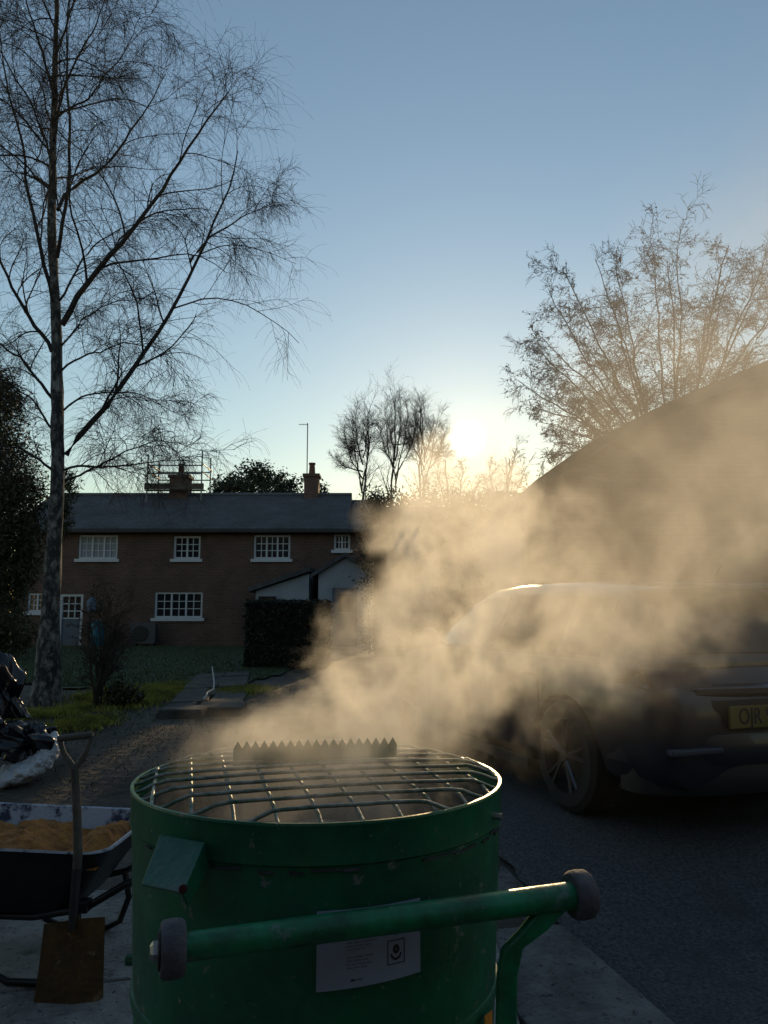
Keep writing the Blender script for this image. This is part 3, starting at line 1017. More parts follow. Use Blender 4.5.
def bar_wheel(c, s_):
    w_ = .017
    rot = bd.to_track_quat('X', 'Z').to_matrix()
    mb = MB().lathe([(.012, -w_), (.034, -w_), (.038, -w_ + .005), (.039, 0), (.038, w_ - .005), (.034, w_), (.012, w_)], 32, axis='x')
    mb.v = [tuple(rot @ Vector(p) + c) for p in mb.v]
    wh = mb.build('wheel', 'rubber_grey', mixer, smooth=True)
    mb = MB().lathe([(.002, 0), (.013, 0), (.013, .010), (.008, .014), (.002, .014)], 6, axis='x')
    mb.v = [tuple(rot @ (Vector(p) * s_) + c + bd * s_ * w_) for p in mb.v]
    mb.build('axle_nut', 'steel', wh)
    mb = MB().lathe([(.018, 0), (.026, 0), (.026, .003), (.018, .003)], 20, axis='x')
    mb.v = [tuple(rot @ (Vector(p) * s_) + c + bd * s_ * (w_ + .0005)) for p in mb.v]
    mb.build('hub_washer', 'dark_metal', wh)


bar_wheel(BL - bd * .006, -1)
bar_wheel(BR + bd * .006, 1)
# flat leg bending down from the right end of the bar
lp = [BR - bd * .045 + Vector((0, .0, -.012)), BR - bd * .085 + Vector((0, 0, -.045)), mp_(512, 948, 1.335), mp_(507, 975, 1.34), mp_(506, 1030, 1.34)]
lp.append(Vector((lp[-1].x, lp[-1].y, .03)))
lv = []
wdt = [.060, .052, .036, .034, .034, .034]
for p, w_ in zip(lp, wdt):
    sd_ = bd * (w_ / 2)
    for a in (-1, 1):
        for q in (-1, 1):
            lv.append(p + sd_ * a + Vector((-bd.y, bd.x, 0)) * .009 * q)
lf = []
for i in range(len(lp) - 1):
    a, b_ = 4 * i, 4 * i + 4
    lf += [(a, a + 1, b_ + 1, b_), (a + 2, b_ + 2, b_ + 3, a + 3), (a, b_, b_ + 2, a + 2), (a + 1, a + 3, b_ + 3, b_ + 1)]
lf += [(0, 2, 3, 1), (4 * len(lp) - 4, 4 * len(lp) - 3, 4 * len(lp) - 1, 4 * len(lp) - 2)]
leg = MB().add(lv, lf).build('leg', 'green_bar', mixer, smooth=True, bevel=.005)
fp = lp[-1]
MB().box((fp.x, fp.y, .022), (.09, .09, .016)).build('leg_foot', 'dark_metal', leg, bevel=.003)
MB().tube([(fp.x, fp.y, .60), (fp.x * .55, fp.y * .55, .53)], .018, 10).build('leg_brace', 'green_paint', leg)
for th in (2.2, 3.75, 5.4):
    q = Vector((.26 * math.sin(th), -.26 * math.cos(th), 0))
    l2 = MB().tube([q + Vector((0, 0, DB + .01)), q * 1.15 + Vector((0, 0, .024))], .024, 12).build('leg', 'green_paint', mixer, smooth=True)
    MB().lathe([(.05, .012), (.05, .022), (.02, .03)], 16, q * 1.15).build('leg_foot', 'dark_metal', l2)
MB().tube([(.0, 0, DB - .22), (0, 0, DB + .005)], .11, 24).build('motor', 'dark_metal', mixer, smooth=True)

# paper label on the drum
t0, z00 = drum_at(316, 993)
t0b, z10 = drum_at(316, 912)
t1, z01 = drum_at(421, 972)
t1b, z11 = drum_at(421, 898)
lr = DR - .0025
lab = skin(t0, t1, z00, z10, lr, 12, .0008, z01, z11).build('label', 'label_paper', mixer)
lab['label'] = 'pale paper label with printed lines and a square symbol'


def lpos(u, v):
    th = t0 + (t1 - t0) * u
    za = z00 + (z01 - z00) * u; zb = z10 + (z11 - z10) * u
    return th, za + (zb - za) * v


def lmark(u0, u1, v0, v1, m, name, r_=lr + .0009, th=.0003):
    a, za = lpos(u0, v0); b_, zb = lpos(u1, v0)
    _, zc = lpos(u0, v1); _, zd = lpos(u1, v1)
    return skin(a, b_, za, zc, r_, 4, th, zb, zd).build(name, m, lab)


for i, v in enumerate((.70, .655, .61, .565, .52, .475, .38, .335, .29, .245)):
    u = .27
    for k in range(int(3 + 2 * rng.random())):
        w_ = .03 + .05 * rng.random()
        if u + w_ > .56: break
        lmark(u, u + w_, v, v + .014, 'ink_faint', 'print_line')
        u += w_ + .014
lmark(.31, .345, .085, .11, 'ink', 'print_line'); lmark(.35, .42, .085, .108, 'ink_faint', 'print_line')
# square emblem: frame, roundel, cupped bracket below
for (u0, u1, v0, v1) in ((.655, .83, .20, .212), (.655, .83, .508, .52), (.655, .663, .212, .508), (.822, .83, .212, .508)):
    lmark(u0, u1, v0, v1, 'ink', 'emblem_line')


def ring(uc, vc, ru, rv_, a0_, a1_, tk, name='emblem_mark'):
    v = []; f = []
    n_ = 16
    for i in range(n_ + 1):
        a = a0_ + (a1_ - a0_) * i / n_
        for s_ in (1, 1 - tk):
            th, z = lpos(uc + ru * s_ * math.cos(a), vc + rv_ * s_ * math.sin(a))
            v.append(((lr + .0013) * math.sin(th), -(lr + .0013) * math.cos(th), z))
    for i in range(n_):
        f.append((2 * i, 2 * i + 1, 2 * i + 3, 2 * i + 2))
    o_ = MB().add(v, f).build(name, 'ink', lab)
    return o_


ring(.742, .395, .034, .062, 0, 2 * math.pi, .78)
ring(.742, .355, .058, .105, math.pi * 1.05, math.pi * 1.95, .30)
# warning triangle, point down, half hidden by the bar
for (a, b_) in (((.655, .74), (.735, .58)), ((.735, .58), (.815, .74))):
    th0, za = lpos(*a); th1, zb = lpos(*b_)
    skin(th0, th1, za - .001, za + .001, lr + .0009, 4, .0003, zb - .001, zb + .001).build('emblem_line', 'ink', lab)
ring(.735, .685, .014, .024, 0, 2 * math.pi, .95)
th, z = drum_at(490, 1019)
skin(th - .05, th + .04, z - .012, z + .012, DR - .0025, 4, .0012, z - .020, z + .008).build('warning_sticker', 'orange_sticker', mixer)
th, z = drum_at(494, 816)
MB().tube([((DR - .004) * math.sin(th), -(DR - .004) * math.cos(th), z), ((DR + .016) * math.sin(th), -(DR + .016) * math.cos(th), z)], .007, 8).build('latch_bolt', 'steel', mixer)
MB().tube([((DR - .004) * math.sin(-1.62), -(DR - .004) * math.cos(-1.62), hoop_z + .004), ((DR + .020) * math.sin(-1.62), -(DR + .020) * math.cos(-1.62), hoop_z + .004)], .012, 8).build('hoop_clamp', 'green_paint', mixer)

# ------------------------------------------------------------------ wheelbarrow with sand
bxr = P(134, 830, 3.70).x
bro = thing('wheelbarrow', 'black wheelbarrow with whitened rim heaped with orange sand', 'wheelbarrow', (bxr, 3.72, 0), R(-2))
RZ = .550
TW = .36


def rloop(x0, x1, hw_, z, rad, n_=6, zl=0.0, hwl=None):
    """rounded rectangle; zl lifts the left end"""
    pts = []
    hwl = hw_ if hwl is None else hwl
    for (cx, cy, a0_) in ((x1 - rad, hw_ - rad, 0), (x0 + rad, hwl - rad, 90), (x0 + rad, -(hwl - rad), 180), (x1 - rad, -(hw_ - rad), 270)):
        for i in range(n_ + 1):
            a = R(a0_ + 90 * i / n_)
            x = cx + rad * math.cos(a)
            pts.append(Vector((x, cy + rad * math.sin(a), z + zl * (x1 - x) / (x1 - x0))))
    return pts


loops = [rloop(-.80, -.24, .20, .27, .06), rloop(-.86, -.19, .235, .275, .08), rloop(-1.12, -.04, TW - .025, RZ - .06, .10, zl=.03), rloop(-1.17, -.012, TW - .008, RZ - .01, .11, zl=.04),
         rloop(-1.19, .0, TW + .004, RZ, .11, zl=.04), rloop(-1.185, -.004, TW, RZ + .010, .11, zl=.04), rloop(-1.17, -.018, TW - .014, RZ + .006, .10, zl=.04), rloop(-1.14, -.045, TW - .035, RZ - .05, .10, zl=.035),
         rloop(-.86, -.20, .225, .290, .08), rloop(-.80, -.25, .19, .282, .06)]
n_ = len(loops[0])


def loft(lps):
    v = [p for l_ in lps for p in l_]
    f = []
    for i in range(len(lps) - 1):
        for k in range(n_):
            f.append((i * n_ + k, i * n_ + (k + 1) % n_, (i + 1) * n_ + (k + 1) % n_, (i + 1) * n_ + k))
    return v, f


v, f = loft(loops[:5]); f.append(tuple(range(n_)))
MB().add(v, f).build('tub', 'barrow_black', bro, smooth=True)
v, f = loft(loops[4:]); f.append(tuple(range(len(v) - n_, len(v))))
MB().add(v, f).build('tub_lining', 'barrow_rim', bro, smooth=True, recalc=False)
# frame tubes
for s_ in (-1, 1):
    MB().tube([(.62, s_ * .29, .60), (.42, s_ * .29, .56), (.05, s_ * .265, .40), (-.12, s_ * .25, .30), (-.35, s_ * .215, .252), (-.85, s_ * .17, .245), (-1.1, s_ * .08, .23), (-1.32, s_ * .06, .21)], .016, 10).build('frame_tube', 'barrow_black', bro, smooth=True)
    MB().tube([(-.14, s_ * .27, .30), (-.12, s_ * .29, .16), (-.16, s_ * .29, .05), (-.22, s_ * .29, .018), (-.42, s_ * .28, .018), (-.52, s_ * .27, .06), (-.60, s_ * .25, .16), (-.72, s_ * .21, .235)], .015, 10).build('leg', 'barrow_black', bro, smooth=True)
    MB().tube([(.60, s_ * .29, .596), (.78, s_ * .29, .63)], .021, 10).build('grip', 'tyre', bro, smooth=True)
wh = MB().lathe([(.10, -.035), (.155, -.04), (.185, -.02), (.19, 0), (.185, .02), (.155, .04), (.10, .035)], 28, (-1.32, 0, .192), axis='y', closed=True).build('wheel', 'tyre', bro, smooth=True)
MB().lathe([(.02, -.06), (.03, -.03), (.105, -.02), (.105, .02), (.03, .03), (.02, .06)], 20, (-1.32, 0, .192), axis='y').build('wheel_rim', 'dark_metal', wh, smooth=True)
MB().box((-.12, -.255, .315), (.05, .06, .05)).build('frame_clamp', 'barrow_black', bro, bevel=.006)
# sand heap (lies in the tub: a thing of its own)
sx = np.linspace(-1.11, -.055, 70); sy = np.linspace(-TW + .045, TW - .045, 44)
X, Y = np.meshgrid(sx, sy)
nz = np.zeros_like(X)
for fx, fy, a, ph in ((5, 3, .020, .3), (9, 8, .014, 1.2), (17, 14, .008, 2.2), (31, 27, .010, .7), (55, 49, .007, 3.), (90, 85, .004, 1.1)):
    nz += a * np.sin(fx * X + ph + 2 * np.sin(fy * .6 * Y)) * np.cos(fy * Y + ph * 2 + 1.5 * np.sin(fx * .5 * X))
nz += .004 * rng.random(X.shape)
heap = .055 * np.exp(-((X + .14) / .13) ** 2 - ((Y + .03) / .26) ** 2) + .050 * np.exp(-((X + .50) / .16) ** 2 - ((Y - .05) / .25) ** 2) + .06 * np.exp(-((X + .90) / .20) ** 2 - (Y / .25) ** 2)
groove = -.035 * np.exp(-((X + .30 + .12 * Y) / .05) ** 2) - .03 * np.exp(-((X + .665) / .03) ** 2)
Z = RZ - .050 + heap + groove + nz + .025 * (-.05 - X)
edge = np.minimum.reduce([(X + 1.115) / .08, (-.05 - X) / .06, (TW - .04 - np.abs(Y)) / .06]).clip(0, 1)
Z = Z * edge + (1 - edge) * (RZ - .075)
ii = np.arange(X.size).reshape(X.shape)
sf = np.stack([ii[:-1, :-1], ii[:-1, 1:], ii[1:, 1:], ii[1:, :-1]], -1).reshape(-1, 4)
so = npmesh('sand', np.stack([X, Y, Z], -1).reshape(-1, 3), sf, 'sand', smooth='all')
so.location = bro.location; so.rotation_euler = bro.rotation_euler
tag(so, 'damp orange building sand heaped in the wheelbarrow tub', 'sand', kind='stuff')

# ------------------------------------------------------------------ shovel standing against the barrow
shb = on_ground(68, 1004)
sh = thing('shovel', 'rusty square-mouth shovel with wooden Y handle standing against the wheelbarrow', 'shovel', (shb.x, shb.y, .004))


def S(px, py, Y): return P(px, py, Y) - Vector((shb.x, shb.y, .004))


y0s = shb.y
cor = [S(33, 1008, y0s + .005), S(70, 1005, y0s - .012), S(99, 1001, y0s - .004), S(103, 997, y0s), S(104, 955, y0s + .006), S(105, 917, y0s + .012), S(88, 918, y0s - .002), S(72, 920, y0s - .006), S(58, 922, y0s - .002), S(44, 924, y0s + .012), S(39, 965, y0s + .008)]
for c in cor[:3]: c.z = max(c.z, .0)
MB().prism(cor, (0, .003, 0)).build('blade', 'rust_blade', sh, bevel=.001)
MB().tube([S(72, 930, y0s - .012), S(73, 915, y0s - .010), S(76, 880, y0s + .004), S(77, 868, y0s + .005)], [.012, .017, .019, .0195], 12).build('socket', 'dark_metal', sh, smooth=True)
MB().tube([S(77, 869, y0s + .005), S(78, 850, y0s + .008), S(77, 810, y0s + .02), S(75.5, 780, y0s + .03), S(75, 768, y0s + .033)], [.0185, .0185, .0175, .0175, .019], 12).build('shaft', 'ash_wood', sh, smooth=True)
hl_ = S(59.5, 739, y0s + .045); hr_ = S(92, 735, y0s + .045)
for q in (hl_, hr_):
    mdl = S(75, 770, y0s + .033)
    c1 = mdl.lerp(q, .55); c1.x += (q.x - mdl.x) * .16
    MB().tube([mdl, c1, q], [.014, .011, .010], 8).build('yoke', 'ash_wood', sh, smooth=True)
MB().tube([hl_ + Vector((-.006, 0, 0)), hl_.lerp(hr_, .5) + Vector((0, 0, .002)), hr_ + Vector((.006, 0, 0))], [.013, .015, .013], 10).build('grip', 'ash_wood', sh, smooth=True)


# ------------------------------------------------------------------ black sacks on a white tarpaulin
def lump(name, c, rad, m, seed, parent=None, n=40, amp=.18, sharp=2.0, fold=3.0):
    r2 = np.random.default_rng(seed)
    th = np.linspace(0, 2 * np.pi, n * 2, endpoint=False); ph = np.linspace(.02, np.pi - .02, n)
    T, Pp = np.meshgrid(th, ph)
    D = np.stack([np.sin(Pp) * np.cos(T), np.sin(Pp) * np.sin(T), np.cos(Pp)], -1)
    rr = np.ones(T.shape)
    for k in range(11):
        w = r2.normal(0, 1, 3); w /= np.linalg.norm(w)
        fr = fold * (1 + 1.6 * r2.random())
        a = amp * .55 / (1 + fr * .35)
        rr += a * (1 - 2 * np.abs(np.sin(fr * (D @ w) + r2.uniform(0, 6))) ** (1 / sharp)) * 1.6
    V = D * rr[..., None] * np.array(rad)
    V[..., 2] = np.maximum(V[..., 2], -rad[2] * .55)
    V = V.reshape(-1, 3)
    i = np.arange(n * n * 2).reshape(n, n * 2)
    j = np.roll(i, -1, 1)
    f_ = np.stack([i[:-1], j[:-1], j[1:], i[1:]], -1).reshape(-1, 4)
    o_ = npmesh(name, V, f_, m, parent, smooth='all')
    o_.location = c
    return o_


tb0 = on_ground(20, 788)
ty = tb0.y
u1 = ty / F
tz = gz(tb0.x, ty) - .03
tarp = MB()
edge_px = [(-40, 800), (-10, 795), (12, 786), (40, 779), (54, 762), (60, 742)]
lowp = []
hi_px = [(-40, 778), (-10, 774), (14, 768), (34, 757), (44, 745), (48, 732)]
for i, (a, b_) in enumerate(zip(edge_px, hi_px)):
    Yb = ty + .02 + .10 * max(i - 3, 0)
    lo_, hi2 = P(*a, Yb), P(*b_, Yb + .05)
    lowp += [lo_ + Vector((0, .0, -.01)), lo_.lerp(hi2, .5) + Vector((.015, -.07, 0)), hi2, hi2 + Vector((-.05, .25, .02)), lo_ + Vector((-.05, .30, 0))]
tf_ = []
for i in range(5):
    for k in range(5):
        tf_.append((i * 5 + k, i * 5 + (k + 1) % 5, (i + 1) * 5 + (k + 1) % 5, (i + 1) * 5 + k))
tf_ += [(0, 1, 2, 3, 4), (29, 28, 27, 26, 25)]
tar = MB().add(lowp, tf_).build('tarpaulin', 'white_plastic', smooth='all', sub=5, loc=(tb0.x, ty, tz))
tag(tar, 'white tarpaulin folded under the black plastic sacks', 'tarpaulin')
dm = bpy.data.textures.new('crease', 'CLOUDS'); dm.noise_scale = .07
d_ = tar.modifiers.new('crease', 'DISPLACE'); d_.texture = dm; d_.strength = .07; d_.mid_level = .5
for i, (px, py, dY, rad, lab_) in enumerate((
        (30, 742, .30, (.27, .28, .27), 'glossy black plastic sack nearest the wheelbarrow on white tarpaulin'),
        (-6, 738, .20, (.27, .28, .30), 'glossy black plastic sack cut by the left edge of the picture'),
        (8, 695, .55, (.22, .2, .36), 'tall black plastic sack standing behind the other two sacks'))):
    c = P(px, py, ty + dY)
    s_ = lump('plastic_sack', c, rad, 'black_plastic', 11 + i, amp=.26, n=64, fold=1.5, sharp=1.15)
    tag(s_, lab_, 'sack', 'black plastic sacks by the birch')

# ------------------------------------------------------------------ parked car
CH = R(109)                                            # forward axis from +x
fw_ = Vector((math.cos(CH), math.sin(CH), 0)); lf_ = Vector((-fw_.y, fw_.x, 0))
whl = P(577, 757, 5.0); whl.z = 0
co = whl - fw_ * (-1.32) - lf_ * .79
carz = gz(1.15, 5.0) - .004
car = thing('parked_car', 'dark blue hatchback parked on the drive behind the steam', 'car', (co.x, co.y, carz), CH)
# tilt with the drive is slight; the car stands level
BS = [(-2.14, .66, .34, .66), (-2.12, .76, .28, .80), (-2.04, .83, .24, .90), (-1.80, .875, .22, .945), (-1.32, .895, .21, .95), (-.6, .90, .20, .945), (.3, .90, .20, .94),
      (.95, .895, .20, .94), (1.30, .885, .20, .91), (1.70, .86, .20, .84), (2.02, .78, .20, .74), (2.14, .62, .26, .62)]


def sect(w, zb, zt):
    return [(0, zb), (w * .80, zb), (w * .95, zb + (zt - zb) * .14), (w, zb + (zt - zb) * .38), (w * .992, zb + (zt - zb) * .62), (w * .965, zb + (zt - zb) * .86), (w * .93, zt - .012), (w * .86, zt), (0, zt + .012)]


v = []; f = []
for x, w, zb, zt in BS:
    hs = sect(w, zb, zt)
    full = hs + [(-y, z) for y, z in hs[-2:0:-1]]
    v += [(x, y, z) for y, z in full]
ns = len(full)
for i in range(len(BS) - 1):
    for k in range(ns):
        f.append((i * ns + k, i * ns + (k + 1) % ns, (i + 1) * ns + (k + 1) % ns, (i + 1) * ns + k))
f += [tuple(range(ns)), tuple(range(len(v) - 1, len(v) - ns - 1, -1))]
body = MB().add(v, f).build('body', 'car_paint', car, smooth=True)
cut = MB()
for x in (-1.32, 1.32):
    for s_ in (-1, 1):
        cut.lathe([(.375, -.16), (.375, .16)], 32, (x, s_ * .82, .345), axis='y')
cutter = cut.build('arch_cutter', 'car_trim', car)
bm_ = body.modifiers.new('arches', 'BOOLEAN'); bm_.operation = 'DIFFERENCE'; bm_.object = cutter; bm_.solver = 'EXACT'
bpy.context.view_layer.update()
dg = bpy.context.evaluated_depsgraph_get()
nme = bpy.data.meshes.new_from_object(body.evaluated_get(dg))
body.modifiers.clear(); body.data = nme
bpy.data.objects.remove(cutter)
GS = [(-2.00, .80, .70, .945), (-1.86, .81, .64, 1.18), (-1.74, .815, .605, 1.345), (-1.60, .82, .60, 1.395), (-1.0, .83, .60, 1.445), (-.3, .83, .60, 1.455), (.15, .83, .595, 1.43), (.50, .825, .585, 1.345), (.90, .82, .62, 1.13), (1.18, .80, .70, .945)]


def gsect(wb_, wr_, zr):
    zb = .935
    return [(0, zb - .06), (wb_ + .02, zb - .06), (wb_, zb), (wb_ + (wr_ - wb_) * .86, zb + (zr - zb) * .86), (wr_ * .93, zb + (zr - zb) * .97), (wr_ * .6, zr), (0, zr + .008)]


v = []; f = []
for x, wb_, wr_, zr in GS:
    hs = gsect(wb_, wr_, zr)
    full = hs + [(-y, z) for y, z in hs[-2:0:-1]]
    v += [(x, y, z) for y, z in full]
ns = len(full)
for i in range(len(GS) - 1):
    for k in range(ns):
        f.append((i * ns + k, i * ns + (k + 1) % ns, (i + 1) * ns + (k + 1) % ns, (i + 1) * ns + k))
f += [tuple(range(ns)), tuple(range(len(v) - 1, len(v) - ns - 1, -1))]
MB().add(v, f).build('cabin', 'car_paint', car, smooth=True)


def gint(x):
    for a, b_ in zip(GS[:-1], GS[1:]):
        if a[0] <= x <= b_[0]:
            t_ = (x - a[0]) / (b_[0] - a[0])
            return [a[i] + (b_[i] - a[i]) * t_ for i in range(1, 4)]


def side_glass(x0, x1, s_, n_=8, lo=.06, hi=.82, name='side_window'):
    v = []; f = []
    for i in range(n_ + 1):
        x = x0 + (x1 - x0) * i / n_
        wb_, wr_, zr = gint(x)
        for u in (lo, hi):
            for o_ in (.002, .007):
                v.append((x, s_ * (wb_ + (wr_ - wb_) * u + o_), .935 + (zr - .935) * u + o_ * .4))
    for i in range(n_):
        a, b_ = 4 * i, 4 * i + 4
        f += [(a + 1, a + 3, b_ + 3, b_ + 1), (a, b_, b_ + 2, a + 2), (a, a + 1, b_ + 1, b_), (a + 2, b_ + 2, b_ + 3, a + 3)]
    f += [(0, 2, 3, 1), (4 * n_, 4 * n_ + 1, 4 * n_ + 3, 4 * n_ + 2)]
    return MB().add(v, f).build(name, 'glass', car, smooth=True)


for s_ in (-1, 1):
    side_glass(-1.62, -1.20, s_); side_glass(-1.14, -.30, s_); side_glass(-.24, .78, s_)
    # doors: seam lines and handles
    for x in (-1.05, -.27, .86):
        MB().bb(x - .004, x + .004, s_ * .90 - .004, s_ * .90 + .004, .32, .86).build('door_seam', 'car_trim', car)
    for x in (-.90, -.12):
        MB().tube([(x - .09, s_ * .885, .82), (x - .06, s_ * .915, .822), (x + .06, s_ * .915, .822), (x + .09, s_ * .885, .82)], .011, 8).build('door_handle', 'car_paint', car, smooth=True)
    mi = MB().lathe([(.03, -.06), (.085, -.05), (.105, 0), (.085, .05), (.03, .07)], 16, (.62, s_ * 1.00, 1.00), axis='x').build('mirror', 'car_paint', car, smooth=True)
    MB().box((.65, s_ * .90, .965), (.06, .12, .03)).build('mirror_stalk', 'car_trim', mi)
    MB().bb(-.9, .9, s_ * .885 - .02, s_ * .885 + .02, .185, .255).build('sill', 'car_trim', car)
    # lamps at the back corner
    MB().prism([(-2.135, s_ * .46, .80), (-2.10, s_ * .80, .80), (-1.88, s_ * .885, .84), (-1.88, s_ * .872, .90), (-2.02, s_ * .835, .925), (-2.09, s_ * .46, .925)], (0, -s_ * .03, .0)).build('tail_lamp', 'tail_lamp', car)
    MB().bb(-2.172, -2.08, s_ * .58 - .17, s_ * .58 + .17, .465, .50).build('bumper_bar', 'bumper_bar', car, bevel=.01)
    MB().bb(2.02, 2.10, s_ * .62 - .13, s_ * .62 + .13, .60, .70).build('headlight', 'alloy', car)
    for x in (-1.32, 1.32):
        wl_ = MB().lathe([(.225, -.10), (.30, -.105), (.335, -.08), (.342, 0), (.335, .08), (.30, .105), (.225, .10)], 40, (x, s_ * .79, .342), axis='y', closed=True).build('wheel', 'tyre', car, smooth=True)
        ro = s_ * .79
        MB().lathe([(.226, -.09), (.240, s_ * .098), (.226, s_ * .096), (.215, s_ * .02), (.215, -.09)], 40, (x, ro, .342), axis='y', closed=True).build('rim', 'alloy', wl_, smooth=True)
        MB().lathe([(.03, 0), (.21, 0), (.21, .01), (.03, .01)], 24, (x, ro + s_ * .0, .342), axis='y').build('brake_disc', 'dark_metal', wl_)
        for k in range(5):
            a = R(90 + 72 * k + 8)
            for da in (-.16, .16):
                p0 = Vector((x + .04 * math.cos(a), ro + s_ * .085, .342 + .04 * math.sin(a)))
                p1 = Vector((x + .225 * math.cos(a + da), ro + s_ * .095, .342 + .225 * math.sin(a + da)))
                MB().tube([p0, p1], [.016, .011], 6).build('spoke', 'alloy', wl_, smooth=True)
        MB().lathe([(.004, 0), (.034, 0), (.034, .012), (.004, .014)], 16, (x, ro + s_ * .088, .342), axis='y').build('hub_cap', 'alloy', wl_)
# back of the car
def back_panel(pts, m, name, th=.012):
    a, b_, c = (Vector(p) for p in pts[:3])
    n__ = (b_ - a).cross(c - a).normalized()
    if n__.x > 0: n__ = -n__
    return MB().prism([Vector(p) + n__ * .002 for p in pts], n__ * th).build(name, m, car)


back_panel([(-1.985, .66, .99), (-1.985, -.66, .99), (-1.775, -.56, 1.325), (-1.775, .56, 1.325)], 'glass', 'rear_window', .008)
MB().prism([(-1.62, .56, 1.40), (-1.62, -.56, 1.40), (-1.93, -.52, 1.375), (-1.93, .52, 1.375)], (0, 0, .022)).build('roof_spoiler', 'car_paint', car, bevel=.006)
back_panel([(.56, .66, 1.30), (.56, -.66, 1.30), (1.14, -.70, .985), (1.14, .70, .985)], 'glass', 'windscreen', .004)
def rear_x(y): return -2.165 + .07 * (abs(y) / .80) ** 2 + .13 * (abs(y) / .80) ** 8


def rear_strip(name, m_, hw_, z0, z1, off=0.0, th=.05, n_=24, bulge=.012):
    v = []; f = []
    for i in range(n_ + 1):
        y = -hw_ + 2 * hw_ * i / n_
        xr = rear_x(y) - off
        v += [(xr + th, y, z0), (xr + bulge, y, z0), (xr, y, z0 + (z1 - z0) * .3), (xr, y, z0 + (z1 - z0) * .7), (xr + bulge, y, z1), (xr + th, y, z1)]
    for i in range(n_):
        for k in range(6):
            f.append((i * 6 + k, i * 6 + (k + 1) % 6, (i + 1) * 6 + (k + 1) % 6, (i + 1) * 6 + k))
    f += [tuple(range(6)), tuple(range(6 * n_ + 5, 6 * n_ - 1, -1))]
    return MB().add(v, f).build(name, m_, car, smooth=True)


rear_strip('rear_bumper', 'car_paint', .86, .40, .56, .012, .12)
rear_strip('bumper_skirt', 'car_trim', .82, .24, .395, -.004, .12)
rear_strip('plate_recess', 'car_trim', .44, .575, .745, -.008, .06, bulge=.004)
rear_strip('tailgate_lip', 'car_paint', .78, .755, .83, -.004, .10, bulge=.03)
plate = MB().bb(-2.178, -2.161, -.20, .36, .595, .715).build('number_plate', 'plate_yellow', car, bevel=.003)
plate['label'] = 'yellow rear number plate with black characters'


def text_mesh(s, size):
    cu = bpy.data.curves.new('lettering', 'FONT'); cu.body = s; cu.size = size; cu.extrude = .001
    cu.align_x = 'LEFT'; cu.align_y = 'CENTER'
    to = bpy.data.objects.new('lettering', cu); C.objects.link(to)
    bpy.context.view_layer.update()
    me = bpy.data.meshes.new_from_object(to.evaluated_get(bpy.context.evaluated_depsgraph_get()))
    bpy.data.objects.remove(to)
    return me


tm = text_mesh('OJR 9', .118)
tm.materials.clear()
lt_ = link('lettering', tm, 'ink', plate)
lt_.matrix_local = Matrix.Translation((-2.180, .305, .655)) @ Matrix(((0, 0, -1, 0), (-1, 0, 0, 0), (0, 1, 0, 0), (0, 0, 0, 1))) @ Matrix.Diagonal((.82, 1.05, 1, 1))
MB().tube([(-1.70, 0, 1.44), (-1.78, 0, 1.52)], [.02, .008], 8).build('roof_aerial', 'car_trim', car)


# ------------------------------------------------------------------ trees
def tubes(pts, rad, sides):
    """pts N x K x 3, rad N x K -> verts, quads"""
    N, K, _ = pts.shape
    d = np.gradient(pts, axis=1)
    d /= np.linalg.norm(d, axis=2, keepdims=True) + 1e-9
    ref = np.where(np.abs(d[..., 2:3]) < .85, np.array([0, 0, 1.]), np.array([1., 0, 0]))
    a = np.cross(d, ref); a /= np.linalg.norm(a, axis=2, keepdims=True) + 1e-9
    b_ = np.cross(d, a)
    th = np.arange(sides) * 2 * np.pi / sides
    V = pts[:, :, None, :] + rad[:, :, None, None] * (a[:, :, None, :] * np.cos(th)[None, None, :, None] + b_[:, :, None, :] * np.sin(th)[None, None, :, None])
    i = np.arange(N * K * sides).reshape(N, K, sides)
    j = np.roll(i, -1, 2)
    Fq = np.stack([i[:, :-1], j[:, :-1], j[:, 1:], i[:, 1:]], -1).reshape(-1, 4)
    return V.reshape(-1, 3), Fq


